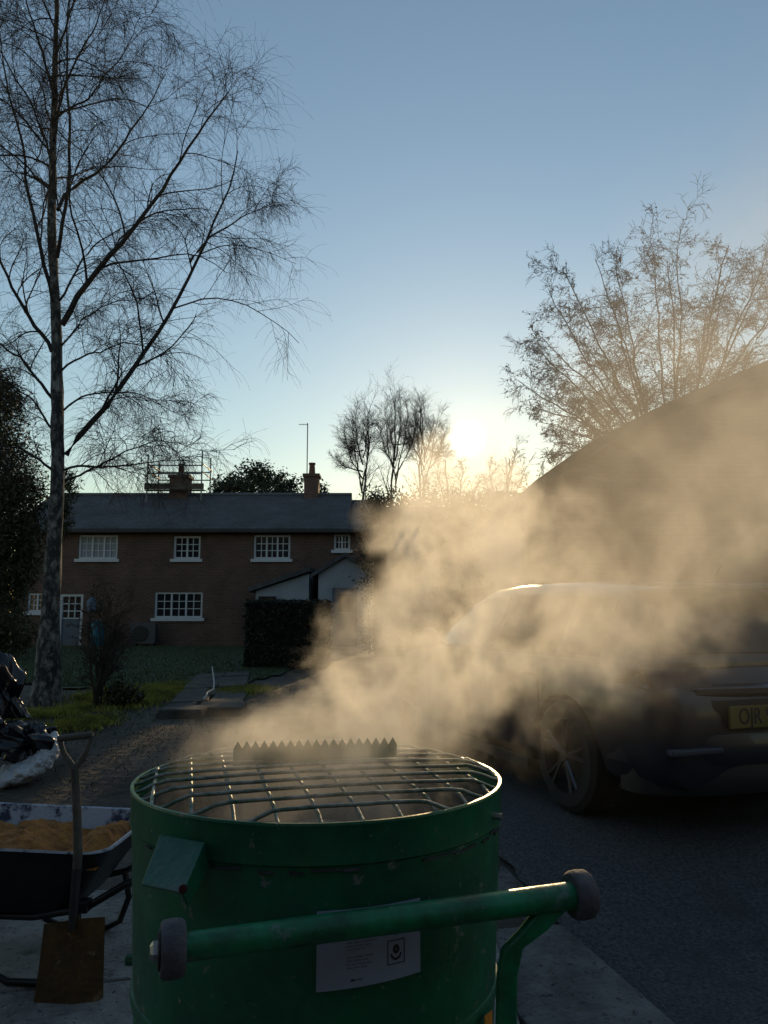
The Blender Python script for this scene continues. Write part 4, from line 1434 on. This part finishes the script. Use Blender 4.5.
def spawn(pts, rad, per, K, L, t0=.15, t1=1.0, ang=(25, 60), droop=0.0, wander=.12, rf=.6, rmin=.003, taper=.3, shape=.55, up=0.0):
    """grow `per` children on each path"""
    N, K0, _ = pts.shape
    n_ = N * per
    par = np.repeat(np.arange(N), per)
    t_ = (t0 + (t1 - t0) * ((np.tile(np.arange(per), N) + rng.random(n_)) / per))
    s_ = t_ * (K0 - 1)
    i0 = np.minimum(s_.astype(int), K0 - 2); fr = (s_ - i0)[:, None]
    p = pts[par, i0] * (1 - fr) + pts[par, i0 + 1] * fr
    r0 = rad[par, i0] * (1 - fr[:, 0]) + rad[par, i0 + 1] * fr[:, 0]
    d = pts[par, i0 + 1] - pts[par, i0]; d /= np.linalg.norm(d, axis=1, keepdims=True) + 1e-9
    q = rng.normal(0, 1, (n_, 3)); q -= d * (q * d).sum(1, keepdims=True); q /= np.linalg.norm(q, axis=1, keepdims=True) + 1e-9
    a = np.radians(rng.uniform(*ang, n_))[:, None]
    d = d * np.cos(a) + q * np.sin(a)
    d[:, 2] += up
    Ls = L * (1 - shape * t_) * rng.uniform(.6, 1.25, n_)
    if np.ndim(L) == 0 and N > 1:
        pl_ = np.linalg.norm(np.diff(pts, axis=1), axis=2).sum(1)
        Ls = Ls * np.clip(pl_ / pl_.mean(), .5, 1.6)[par]
    out = np.zeros((n_, K, 3)); out[:, 0] = p
    w_ = rng.normal(0, 1, (n_, 3)) * wander
    for k in range(1, K):
        w_ = w_ * .6 + rng.normal(0, 1, (n_, 3)) * wander
        d = d + w_; d[:, 2] -= droop * (.5 + k / K)
        d /= np.linalg.norm(d, axis=1, keepdims=True) + 1e-9
        out[:, k] = out[:, k - 1] + d * (Ls / (K - 1))[:, None]
    rr = np.maximum(r0 * rf, rmin)
    ro = np.maximum(rr[:, None] * np.linspace(1, taper, K)[None], rmin * .6)
    return out, ro


def smooth_path(pts, K):
    pts = np.array([tuple(p) for p in pts], float)
    s_ = np.concatenate([[0], np.cumsum(np.linalg.norm(np.diff(pts, axis=0), axis=1))])
    u = np.linspace(0, s_[-1], K)
    q = np.stack([np.interp(u, s_, pts[:, k]) for k in range(3)], -1)
    for _ in range(2):
        q[1:-1] = (q[:-2] + 2 * q[1:-1] + q[2:]) / 4
    return q


def merge(lst):
    V = []; Fq = []; o_ = 0
    for v, f in lst:
        V.append(v); Fq.append(f + o_); o_ += len(v)
    return np.concatenate(V), np.concatenate(Fq)


def leaf_quads(c, size, asp=.45):
    n_ = len(c)
    a = rng.normal(0, 1, (n_, 3)); a /= np.linalg.norm(a, axis=1, keepdims=True)
    b_ = rng.normal(0, 1, (n_, 3)); b_ -= a * (a * b_).sum(1, keepdims=True); b_ /= np.linalg.norm(b_, axis=1, keepdims=True)
    s_ = (size * rng.uniform(.6, 1.3, n_))[:, None]
    v = np.stack([c - a * s_, c + b_ * s_ * asp, c + a * s_, c - b_ * s_ * asp], 1).reshape(-1, 3)
    return v, np.arange(4 * n_).reshape(-1, 4)


# ---- silver birch on the left
BYd = 11.0
base = on_ground(46, 702); BYd = base.y
birch = thing('birch_tree', 'tall bare silver birch with hanging twigs at the left of the garden', 'tree', (base.x, base.y, base.z))
bl = np.array([base.x, base.y, base.z])
tpx = [(46, 712), (47, 690), (49, 640), (52, 580), (57, 500), (58, 450), (57, 400), (57, 330), (55, 300), (52, 240), (52, 190), (54, 120), (55, 60), (57, 0), (56, -60), (58, -130)]
trp = smooth_path([P(a, b_, BYd + .02 * i) for i, (a, b_) in enumerate(tpx)], 60)
trr = np.interp(np.linspace(0, 1, 60), [0, .03, .09, .18, .35, .55, .7, .85, 1], [.24, .18, .118, .098, .076, .056, .040, .026, .010])
v, f = tubes(trp[None] - bl, trr[None], 16)
v += .006 * rng.normal(0, 1, v.shape)
npmesh('trunk', v, f, 'birch_bark', birch, smooth='all')
PX = BYd / F
limbs = [  # pixel path, depth drift, base radius
    ([(62, 325), (80, 290), (105, 263), (150, 215), (175, 175), (195, 150), (212, 125), (232, 100)], -.6, .050),
    ([(66, 455), (85, 425), (112, 398), (150, 335), (170, 310), (190, 262), (212, 208), (228, 180), (232, 150)], .5, .050),
    ([(190, 262), (215, 240), (242, 220), (275, 202)], .9, .022),
    ([(58, 210), (64, 190), (90, 178), (120, 150), (142, 110), (160, 70)], 1.0, .032),
    ([(57, 258), (66, 200), (72, 140), (66, 80), (72, 20), (85, -40)], -.7, .034),
    ([(53, 302), (40, 250), (30, 200), (18, 120), (8, 70), (2, 10)], .4, .036),
    ([(52, 352), (38, 328), (15, 285), (-10, 245), (-50, 190)], -.5, .036),
    ([(52, 398), (30, 372), (5, 350), (-40, 320)], .6, .028),
    ([(60, 300), (75, 270), (100, 240), (125, 226), (165, 215)], .8, .020),
    ([(62, 370), (85, 355), (120, 345), (160, 352)], -.9, .018),
    ([(62, 345), (75, 325), (110, 305), (150, 300)], .7, .018),
    ([(64, 470), (85, 466), (120, 465), (150, 460), (172, 453)], -.4, .022),
    ([(66, 480), (90, 470), (130, 455), (160, 448), (190, 452)], -.8, .020),
    ([(52, 470), (35, 452), (10, 445), (-30, 438)], .3, .024),
    ([(54, 430), (35, 405), (5, 385), (-35, 372)], -.8, .020),
    ([(64, 410), (90, 395), (130, 395), (180, 415)], .9, .018),
    ([(54, 140), (62, 90), (90, 40), (110, -20)], .7, .026),
    ([(55, 100), (40, 50), (20, 0), (5, -50)], -.5, .026),
    ([(54, 170), (30, 110), (-5, 50), (-40, 0)], -.9, .022),
    ([(55, 60), (75, 10), (100, -30), (130, -70)], .2, .020),
    ([(53, 190), (20, 160), (-20, 130), (-60, 110)], .9, .020),
    ([(55, 120), (90, 95), (120, 60), (140, 10)], -1.0, .020),
]
sec_p = []; sec_r = []
for px_, dY, r0 in limbs:
    q = smooth_path([P(a, b_, BYd + .1 + dY * (i / (len(px_) - 1))) for i, (a, b_) in enumerate(px_)], 18)
    q[1:] += np.cumsum(rng.normal(0, .014, (17, 3)), 0)
    rr = r0 * .86 * np.linspace(1, .20, 18)
    v, f = tubes(q[None] - bl, rr[None], 8)
    npmesh('limb', v, f, 'bark', birch, smooth='all')
    sec_p.append(q); sec_r.append(rr)
SPp, SPr = np.array(sec_p), np.array(sec_r)
tip = spawn(trp[None, 25:], trr[None, 25:], 26, 10, 1.6, t0=.25, ang=(35, 65), droop=.03, rf=.35, rmin=.005, shape=.3)
s1 = spawn(SPp, SPr, 12, 10, 1.25, t0=.12, ang=(25, 60), droop=.035, wander=.10, rf=.5, rmin=.005, shape=.35, up=.15)
a1 = (np.concatenate([tip[0], s1[0]]), np.concatenate([tip[1], s1[1]]))
s2 = spawn(a1[0], a1[1], 8, 8, .62, t0=.12, ang=(25, 65), droop=.085, wander=.085, rf=.55, rmin=.0034, shape=.3)
s3 = spawn(s2[0], s2[1], 9, 6, .42, t0=.1, ang=(20, 70), droop=.17, wander=.09, rf=.6, rmin=.0022, shape=.2)
s2b = spawn(SPp, SPr, 16, 7, .45, t0=.1, ang=(30, 80), droop=.14, wander=.15, rf=.2, rmin=.003, shape=.2)
V, Fq = merge([tubes(a1[0] - bl, a1[1], 5), tubes(s2[0] - bl, s2[1], 4), tubes(s3[0] - bl, s3[1], 3), tubes(s2b[0] - bl, s2b[1], 3)])
npmesh('crown', V, Fq, 'twig', birch)


def bare_tree(name, label, base, stems, seed, group=None, m='twig', lv=((9, 8, 1.3, .02), (6, 6, .6, .03), (4, 5, .32, .05)), buds=0, bud_size=.05, rm=.004, ang=(20, 50), up=.10, wander=.13):
    """stems: list of (pixel path, depths, base radius)"""
    global rng
    keep = rng; rng = np.random.default_rng(seed)
    tr = thing(name, label, 'tree', base, 0, group)
    o0 = np.array(base)
    SPq = []; SR = []
    for i, (pth, r0) in enumerate(stems):
        q = smooth_path(pth, 16)
        Lq = np.linalg.norm(q[-1] - q[0])
        q[1:] += np.cumsum(rng.normal(0, .006 * Lq, (15, 3)), 0)
        rr = r0 * np.linspace(1, .2, 16)
        v, f = tubes(q[None] - o0, rr[None], 8)
        npmesh('trunk' if i == 0 else 'stem', v, f, 'bark' if m == 'twig' else m, tr, smooth='all')
        SPq.append(q); SR.append(rr)
    cur = (np.array(SPq), np.array(SR)); parts = []
    for lvl, (per, K, L, dr_) in enumerate(lv):
        cur = spawn(cur[0], cur[1], per, K, L, t0=.25 if lvl == 0 else .12, ang=ang, droop=dr_, wander=wander, rf=.5, rmin=rm, shape=.35, up=up if lvl == 0 else 0)
        parts.append(tubes(cur[0] - o0, cur[1], 4 if lvl == 0 else 3))
    if buds:
        sel = rng.integers(0, len(cur[0]), buds)
        tt = rng.integers(1, cur[0].shape[1], buds)
        c = cur[0][sel, tt] - o0
        c = np.repeat(c, 3, 0) + rng.normal(0, bud_size * .8, (buds * 3, 3))
        lv_, lq = leaf_quads(c, bud_size)
        npmesh('seed_clusters', lv_, lq, 'twig_warm', tr)
    V, Fq = merge(parts)
    npmesh('crown', V, Fq, m, tr)
    rng = keep
    return tr


# ---- bare trees far behind the house
Yt = 42.0
for k, (bp, tops, lab_, sd_) in enumerate((
        ((362, 520), [(364, 412), (352, 422), (376, 418), (343, 434), (336, 458), (358, 416), (370, 424), (347, 450)], 'slender bare tree nearest the right chimney on the skyline', 21),
        ((396, 520), [(394, 402), (384, 410), (407, 408), (416, 424), (379, 430), (400, 404), (389, 420), (411, 440)], 'tallest bare tree in the middle of the skyline clump', 22),
        ((424, 520), [(426, 407), (415, 410), (437, 414), (443, 434), (410, 428), (420, 406), (432, 424), (446, 455)], 'bare tree on the skyline just left of the sun', 23))):
    Yk = Yt + k * 1.5
    b0_ = P(*bp, Yk); b0_.z = gz(0, Yk)
    st_ = []
    fork = P(bp[0], 500, Yk)
    for i, tpx_ in enumerate(tops):
        top_ = P(*tpx_, Yk + (i - 2) * .6)
        if i == 0: st_.append(([b0_, fork, fork.lerp(top_, .5), top_], .11))
        else:
            s0 = fork.lerp(P(*tops[0], Yk), .08 * i)
            md = s0.lerp(top_, .5); md.z -= .15; md.x += (top_.x - s0.x) * .12
            st_.append(([s0, md, top_], .045))
    bare_tree('bare_tree', lab_, tuple(b0_), st_, sd_, 'bare trees behind the house', lv=((20, 7, 1.5, .0), (8, 6, .8, .0), (3, 4, .42, .0)), rm=.0052, ang=(15, 48), up=.28, wander=.06)

# low bare trees and scrub under the sun
for k, (bp, tops, lab_, sd_) in enumerate((
        ((455, 545), [(452, 462), (436, 470), (466, 468), (478, 480), (425, 482)], 'low bare tree straight below the sun', 31),
        ((500, 545), [(503, 455), (490, 466), (515, 450), (524, 468), (484, 480)], 'low bare tree between the sun and the barn', 32))):
    Yk = 27 + k
    b0_ = P(*bp, Yk); b0_.z = gz(2, Yk)
    fork = P(bp[0], 530, Yk)
    st_ = [([b0_, fork, P(*tops[0], Yk)], .10)] + [([fork, fork.lerp(P(*t_, Yk), .5) + Vector((0, 0, -.1)), P(*t_, Yk + .3)], .045) for t_ in tops[1:]]
    bare_tree('bare_tree', lab_, tuple(b0_), st_, sd_, 'low bare trees under the sun', lv=((11, 6, .9, .0), (6, 5, .45, .0), (4, 4, .25, .02)), rm=.006, up=.3, m='twig_warm')

# ---- spreading tree behind the barn
Yr = 19.0
rb = P(672, 470, Yr); rb0 = Vector((rb.x, rb.y, gz(6, Yr)))
tops = [(735, 214), (650, 245), (690, 228), (762, 250), (770, 300), (720, 260), (625, 258), (595, 262), (567, 268), (548, 300), (533, 330), (526, 378), (535, 420), (540, 455), (560, 440), (528, 402), (545, 350), (562, 385), (578, 335), (592, 410), (610, 300), (668, 262), (700, 300), (790, 270), (820, 320), (800, 240)]
st_ = [([rb0, P(674, 540, Yr), rb, P(688, 400, Yr), P(702, 330, Yr), P(735, 240, Yr)], .062)]
for i, t_ in enumerate(tops[1:]):
    s0 = rb0.lerp(rb, .78 + .2 * ((i * 7) % 5) / 5)
    e = P(*t_, Yr + 1.6 * math.sin(i * 2.4))
    md = s0.lerp(e, .5); md.z += abs(e.x - s0.x) * .14; md.x += (e.x - s0.x) * .06
    st_.append(([s0, md, e], .042))
bare_tree('bare_tree', 'wide twiggy tree with clustered buds rising behind the barn roof', tuple(rb0), st_, 41, lv=((18, 7, 1.15, .045), (9, 6, .55, .05), (5, 4, .26, .06)), buds=5200, bud_size=.030, rm=.0055, m='twig_warm', ang=(20, 60), up=.05)
rng = np.random.default_rng(99)


# ---- leafy masses
def leafy(name, label, cat, base, blobs, n, size, m, trunk=None, group=None, asp=.45):
    """blobs: (centre, radii) in world space"""
    o0 = np.array(base, float)
    t_ = thing(name, label, cat, tuple(base), 0, group)
    if trunk:
        MB().tube([Vector(q) - Vector(base) for q in trunk[0]], trunk[1], 8).build('trunk', 'bark', t_, smooth=True)
    vol = np.array([r_[0] * r_[1] * r_[2] for _, r_ in blobs]) ** .67
    C_ = []
    for (c, r_), w_ in zip(blobs, vol / vol.sum()):
        k = int(n * w_)
        nc = max(6, k // 26)                                  # clumps of leaves
        d = rng.normal(0, 1, (nc, 3)); d /= np.linalg.norm(d, axis=1, keepdims=True)
        cc = np.array(c) + d * np.array(r_) * (rng.random((nc, 1)) ** .33)
        own = rng.integers(0, nc, k)
        C_.append(cc[own] + rng.normal(0, 1, (k, 3)) * (.16 * np.mean(r_) + size * .5))
    C_ = np.concatenate(C_) - o0
    v, f = leaf_quads(C_, size, asp)
    npmesh('crown' if cat == 'tree' else 'foliage', v, f, m, t_)
    return t_


cb = on_ground(4, 660); Yc = cb.y
bl_ = []
for (a, b_, ra, rb_) in ((-25, 420, 45, 40), (-10, 470, 45, 45), (0, 520, 42, 40), (5, 555, 34, 36), (-20, 580, 40, 30), (15, 575, 18, 22), (-5, 395, 26, 28), (22, 500, 22, 30), (65, 490, 12, 20), (60, 520, 10, 18), (-5, 610, 26, 22), (12, 635, 20, 20), (-15, 645, 24, 18)):
    bl_.append((tuple(P(a, b_, Yc + rng.uniform(-.5, .5))), (ra * Yc / F, ra * Yc / F, rb_ * Yc / F)))
leafy('evergreen_tree', 'dark bushy evergreen tree behind the birch at the left edge', 'tree', tuple(cb), bl_, 60000, .075, 'leaf_olive', ([cb, P(0, 560, Yc), P(-8, 420, Yc)], [.16, .13, .05]), asp=.2)
Ye = 36.0
bl_ = []
eb = P(252, 560, Ye); eb.z = gz(-5, Ye)
for (a, b_, ra, rb_) in ((232, 484, 16, 10), (252, 476, 20, 13), (272, 482, 18, 12), (290, 488, 14, 10), (320, 490, 10, 8), (255, 492, 40, 12), (222, 490, 12, 8)):
    bl_.append((tuple(P(a, b_, Ye + rng.uniform(-1, 1))), (ra * Ye / F, ra * Ye / F, rb_ * Ye / F)))
leafy('evergreen_tree', 'low rounded evergreen crown showing above the roof between the chimneys', 'tree', tuple(eb), bl_, 7500, .085, 'leaf_dark', ([eb, P(252, 485, Ye)], [.25, .12]))

# long hedge behind the steam that shades the drive
h0 = P(374, 600, 22); h1 = P(600, 600, 22)
hb_ = Vector(((h0.x + h1.x) / 2, 22, gz(2, 22)))
ht_ = P(450, 497, 22).z
bl_ = []
for k in range(22):
    x = h0.x + (h1.x - h0.x) * k / 21
    for z in (.9, 2.0, 3.1, ht_ - .75):
        bl_.append(((x, 22 + rng.uniform(-.2, .2), z + .3), (.42, .8, .62 + .1 * rng.random())))
hd = leafy('tall_hedge', 'tall dark hedge closing the garden behind the steam', 'hedge', tuple(hb_), bl_, 70000, .055, 'hedge_leaf')
MB().bb(h0.x - hb_.x, h1.x - hb_.x, -.5, .5, -.1, ht_ - hb_.z - .35).build('branches', 'bark', hd)

# clipped hedge block left of the path end
c0 = on_ground(244, 668); c1 = on_ground(326, 668)
Yh = c0.y
hc = thing('clipped_hedge', 'dark clipped hedge block at the end of the garden path', 'hedge', ((c0.x + c1.x) / 2, Yh, gz(-2, Yh)))
hw_ = (c1.x - c0.x) / 2; hh_ = P(285, 601, Yh).z - gz(-2, Yh)
MB().bb(-hw_ + .08, hw_ - .08, .08, 1.3, 0, hh_ - .08).build('branches', 'bark', hc)
n_ = 15000
pt = rng.random((n_, 3)) * np.array([2 * hw_, 1.4, hh_]) - np.array([hw_, 0, 0])
face = rng.integers(0, 4, n_)
j_ = np.abs(rng.normal(0, .06, n_))
pt[face == 0, 1] = j_[face == 0]; pt[face == 1, 2] = hh_ - j_[face == 1]
pt[face == 2, 0] = -hw_ + j_[face == 2]; pt[face == 3, 0] = hw_ - j_[face == 3]
v, f = leaf_quads(pt + rng.normal(0, .02, pt.shape), .045)
npmesh('foliage', v, f, 'hedge_leaf', hc)

# twiggy shrub in the border
sb_ = on_ground(97, 706)
Ys = sb_.y
st_ = []
for i, t_ in enumerate(((100, 600), (88, 612), (112, 604), (122, 618), (130, 640), (84, 640), (106, 598), (95, 620), (118, 650), (126, 600))):
    e = P(*t_, Ys + .35 * math.sin(i * 2.1)); s0 = Vector(sb_) + Vector((.05 * math.cos(i), .05 * math.sin(i), -.02))
    st_.append(([s0, s0.lerp(e, .5) + Vector(((e.x - s0.x) * -.1, 0, 0)), e], .022))
shrub = bare_tree('garden_shrub', 'brown twiggy shrub in the border beside the birch trunk', tuple(sb_), st_, 51, lv=((8, 6, .34, .0), (5, 5, .20, .02), (3, 4, .12, .02)), buds=350, bud_size=.018, rm=.003, m='twig_warm', up=.2)
shrub['category'] = 'shrub'
gb = on_ground(122, 706)
leafy('low_plant', 'low rounded green plant in the mossy border', 'plant', tuple(gb), [((gb.x, gb.y, gb.z + .14), (.22, .2, .11))], 900, .035, 'leaf_olive')

# ------------------------------------------------------------------ steam
STEAM_LO, STEAM_HI = (-.62, 1.12, .98), (1.75, 2.75, 3.25)
VOX = .0110


def steam():
    ng = bpy.data.node_groups.new('steam_density', 'GeometryNodeTree')
    ng.interface.new_socket('Geometry', in_out='INPUT', socket_type='NodeSocketGeometry')
    ng.interface.new_socket('Geometry', in_out='OUTPUT', socket_type='NodeSocketGeometry')
    N, Lk = ng.nodes, ng.links
    out = N.new('NodeGroupOutput')

    def setin(sock, x):
        if hasattr(x, 'is_linked') or isinstance(x, bpy.types.NodeSocket):
            Lk.new(x, sock)
        else:
            sock.default_value = x

    def m(op, a, b_=None, c=None, clamp=False):
        n = N.new('ShaderNodeMath'); n.operation = op; n.use_clamp = clamp
        for i, x in enumerate((a, b_, c)):
            if x is not None: setin(n.inputs[i], x)
        return n.outputs[0]

    def vm(op, a, b_=None):
        n = N.new('ShaderNodeVectorMath'); n.operation = op
        setin(n.inputs[0], a)
        if b_ is not None: setin(n.inputs[3] if op == 'SCALE' else n.inputs[1], b_)
        return n.outputs[0]

    def noise(vec, scale, detail, rough=.55, off=(0, 0, 0), color=False, dist=0.0):
        n = N.new('ShaderNodeTexNoise'); n.noise_dimensions = '3D'
        n.inputs['Scale'].default_value = scale; n.inputs['Detail'].default_value = detail; n.inputs['Roughness'].default_value = rough
        n.inputs['Distortion'].default_value = dist
        Lk.new(vm('ADD', vec, off), n.inputs['Vector'])
        return n.outputs['Color'] if color else n.outputs['Fac']

    def curve(x, pts, x0, x1):
        """piecewise curve through pts"""
        lo = min(p[1] for p in pts); hi = max(p[1] for p in pts)
        n = N.new('ShaderNodeFloatCurve')
        mp = n.mapping; cu = mp.curves[0]
        q = [((a - x0) / (x1 - x0), (b_ - lo) / (hi - lo)) for a, b_ in pts]
        cu.points[0].location = q[0]; cu.points[1].location = q[-1]
        for p in q[1:-1]: cu.points.new(*p)
        mp.update()
        Lk.new(m('DIVIDE', m('SUBTRACT', x, x0), x1 - x0), n.inputs['Value'])
        return m('ADD', m('MULTIPLY', n.outputs[0], hi - lo), lo)

    def ss(x, a, b_):
        n = N.new('ShaderNodeMapRange'); n.interpolation_type = 'SMOOTHSTEP'
        setin(n.inputs['Value'], x)
        n.inputs['From Min'].default_value = a; n.inputs['From Max'].default_value = b_
        return n.outputs[0]

    pos = N.new('GeometryNodeInputPosition').outputs[0]
    # swirl the air: displace the lookup by two sizes of eddy
    w1 = vm('SCALE', vm('SUBTRACT', noise(pos, 2.2, 2, off=(3, 1, 7), color=True), (.5, .5, .5)), .34)
    p1 = vm('ADD', pos, w1)
    w2 = vm('SCALE', vm('SUBTRACT', noise(p1, 7.5, 3, off=(1, 9, 2), color=True), (.5, .5, .5)), .24)
    p2 = vm('ADD', p1, w2)
    sep = N.new('ShaderNodeSeparateXYZ'); Lk.new(p2, sep.inputs[0])
    x, y, z = sep.outputs
    top = curve(x, [(-.6, 1.17), (-.42, 1.24), (-.30, 1.34), (-.10, 1.56), (.02, 1.82), (.08, 2.03), (.15, 2.08), (.24, 1.98), (.36, 1.90), (.6, 1.92), (1.0, 2.12), (1.8, 2.25)], -.6, 1.8)
    bot = curve(x, [(-.6, 1.14), (-.3, 1.14), (.0, 1.16), (.15, 1.17), (.28, 1.22), (.48, 1.31), (.70, 1.40), (.90, 1.50), (1.3, 1.60), (1.8, 1.70)], -.6, 1.8)
    yc = m('ADD', m('MULTIPLY', m('ADD', x, .14), .22), 1.72)
    hy = m('ADD', m('MULTIPLY', m('MAXIMUM', m('ADD', x, .35), 0.0), .26), .20)
    zc = m('MULTIPLY', m('ADD', top, bot), .5)
    hz = m('MULTIPLY', m('SUBTRACT', top, bot), .5)
    ez = m('DIVIDE', m('SUBTRACT', z, zc), m('MAXIMUM', hz, .03))
    ey = m('DIVIDE', m('SUBTRACT', y, yc), hy)
    rr = m('SQRT', m('ADD', m('MULTIPLY', ez, ez), m('MULTIPLY', ey, ey)))
    sp1 = N.new('ShaderNodeSeparateXYZ'); Lk.new(p1, sp1.inputs[0]); zr_ = sp1.outputs[2]
    fb = noise(p2, 4.2, 7, .64, (5, 5, 5))
    fb2 = noise(p2, 12.0, 5, .62, (2, 8, 4))
    core = m('SUBTRACT', 1.0, rr)
    dens = m('ADD', core, m('MULTIPLY', m('SUBTRACT', fb, .5), 3.2))
    dens = m('ADD', dens, m('MULTIPLY', m('SUBTRACT', fb2, .5), 1.5))
    edge = curve(x, [(-.6, .45), (-.1, .45), (.25, .6), (.6, .8), (1.0, 1.0), (1.8, 1.1)], -.6, 1.8)
    dens = m('SUBTRACT', dens, m('MULTIPLY', m('SUBTRACT', 1.0, ss(core, -.85, -.25)), 2.0))
    d1 = m('DIVIDE', dens, edge, clamp=True)
    d1 = m('MULTIPLY', m('MULTIPLY', d1, d1), m('SUBTRACT', 3.0, m('MULTIPLY', d1, 2.0)))
    amp = curve(x, [(-.6, 0.0), (-.42, .4), (-.25, 1.5), (.0, 2.2), (.2, 2.1), (.36, 1.35), (.5, .68), (.65, .40), (.85, .34), (1.1, .3), (1.8, .26)], -.6, 1.8)
    d1 = m('MULTIPLY', d1, amp)
    low = m('ADD', 1.0, m('MULTIPLY', ss(x, .35, .6), m('SUBTRACT', m('MULTIPLY', m('SUBTRACT', 1.0, ss(ez, -.7, .15)), 1.7), .35)))
    d1 = m('MULTIPLY', d1, low)
    # curled sheets and filaments
    rg = m('SUBTRACT', 1.0, m('MULTIPLY', m('ABSOLUTE', m('SUBTRACT', noise(p2, 5.5, 5, .6, (1, 6, 3)), .5)), 5.5), clamp=True)
    rg2 = m('SUBTRACT', 1.0, m('MULTIPLY', m('ABSOLUTE', m('SUBTRACT', noise(p2, 13.0, 4, .6, (9, 2, 5)), .5)), 5.0), clamp=True)
    d1 = m('MULTIPLY', d1, m('ADD', .16, m('ADD', m('MULTIPLY', m('MULTIPLY', rg, rg), 1.0), m('MULTIPLY', m('MULTIPLY', rg2, rg2), .75))))
    d1 = m('MULTIPLY', d1, ss(m('SUBTRACT', zr_, bot), -.10, .03))
    d1 = m('MULTIPLY', d1, m('ADD', .06, m('MULTIPLY', ss(noise(p2, 6.5, 7, .68, (7, 3, 3)), .38, .64), 1.9)))
    # thin veil that has drifted up and to the right
    vz = m('SUBTRACT', z, m('ADD', 1.62, m('MULTIPLY', x, .55)))
    veil = m('MULTIPLY', m('SUBTRACT', 1.0, ss(m('ABSOLUTE', vz), .12, .75)), ss(x, .2, 1.15))
    vn = ss(noise(p2, 3.2, 7, .64, (8, 2, 1)), .30, .70)
    veil = m('MULTIPLY', m('MULTIPLY', veil, vn), .52)
    # steam still inside the drum and just over the grid
    dx = m('ADD', x, .135); dy = m('SUBTRACT', y, 1.67)
    rad2 = m('SQRT', m('ADD', m('MULTIPLY', dx, dx), m('MULTIPLY', dy, dy)))
    ins = m('MULTIPLY', m('SUBTRACT', 1.0, ss(rad2, .20, .36)), m('SUBTRACT', 1.0, ss(z, 1.18, 1.34)))
    ins = m('MULTIPLY', m('MULTIPLY', ins, ss(noise(p2, 7.0, 4, .6, (4, 4, 9)), .36, .72)), 3.0)
    # thin rounded head of the plume that stands before the sun
    hx = m('DIVIDE', m('SUBTRACT', x, .15), .21); hz2 = m('DIVIDE', m('SUBTRACT', z, 1.80), .19); hy2 = m('DIVIDE', m('SUBTRACT', y, 1.82), .22)
    hr_ = m('SQRT', m('ADD', m('ADD', m('MULTIPLY', hx, hx), m('MULTIPLY', hz2, hz2)), m('MULTIPLY', hy2, hy2)))
    head = m('MULTIPLY', m('SUBTRACT', 1.0, ss(hr_, .80, 1.04)), m('ADD', .8, m('MULTIPLY', rg, 1.4)))
    tot = m('ADD', m('ADD', m('ADD', d1, veil), ins), head)
    # fade to nothing before the edge of the grid
    sp2 = N.new('ShaderNodeSeparateXYZ'); Lk.new(pos, sp2.inputs[0])
    for ax in range(3):
        tot = m('MULTIPLY', tot, ss(sp2.outputs[ax], STEAM_LO[ax], STEAM_LO[ax] + .08))
        tot = m('MULTIPLY', tot, m('SUBTRACT', 1.0, ss(sp2.outputs[ax], STEAM_HI[ax] - .12, STEAM_HI[ax])))
    vc = N.new('GeometryNodeVolumeCube')
    Lk.new(tot, vc.inputs['Density'])
    vc.inputs['Background'].default_value = 0.0
    vc.inputs['Min'].default_value = STEAM_LO; vc.inputs['Max'].default_value = STEAM_HI
    for ax, nm in enumerate(('Resolution X', 'Resolution Y', 'Resolution Z')):
        vc.inputs[nm].default_value = int((STEAM_HI[ax] - STEAM_LO[ax]) / VOX)
    sm = N.new('GeometryNodeSetMaterial')
    mt = bpy.data.materials.new('steam'); mt.use_nodes = True
    t = mt.node_tree; t.nodes.clear()
    mo_ = t.nodes.new('ShaderNodeOutputMaterial')
    pv = t.nodes.new('ShaderNodeVolumePrincipled')
    pv.inputs['Color'].default_value = (.97, .96, .94, 1)
    pv.inputs['Density'].default_value = 1.0
    pv.inputs['Density Attribute'].default_value = 'density'
    pv.inputs['Anisotropy'].default_value = .55
    t.links.new(pv.outputs[0], mo_.inputs['Volume'])
    Lk.new(vc.outputs[0], sm.inputs['Geometry'])
    sm.inputs['Material'].default_value = mt
    Lk.new(sm.outputs[0], out.inputs[0])
    vd = bpy.data.volumes.new('steam')
    vd.materials.append(mt)
    o = bpy.data.objects.new('steam', vd)
    C.objects.link(o)
    md = o.modifiers.new('steam', 'NODES'); md.node_group = ng
    tag(o, 'thick sunlit steam pouring from the mixer and drifting right', 'steam', kind='stuff')


steam()
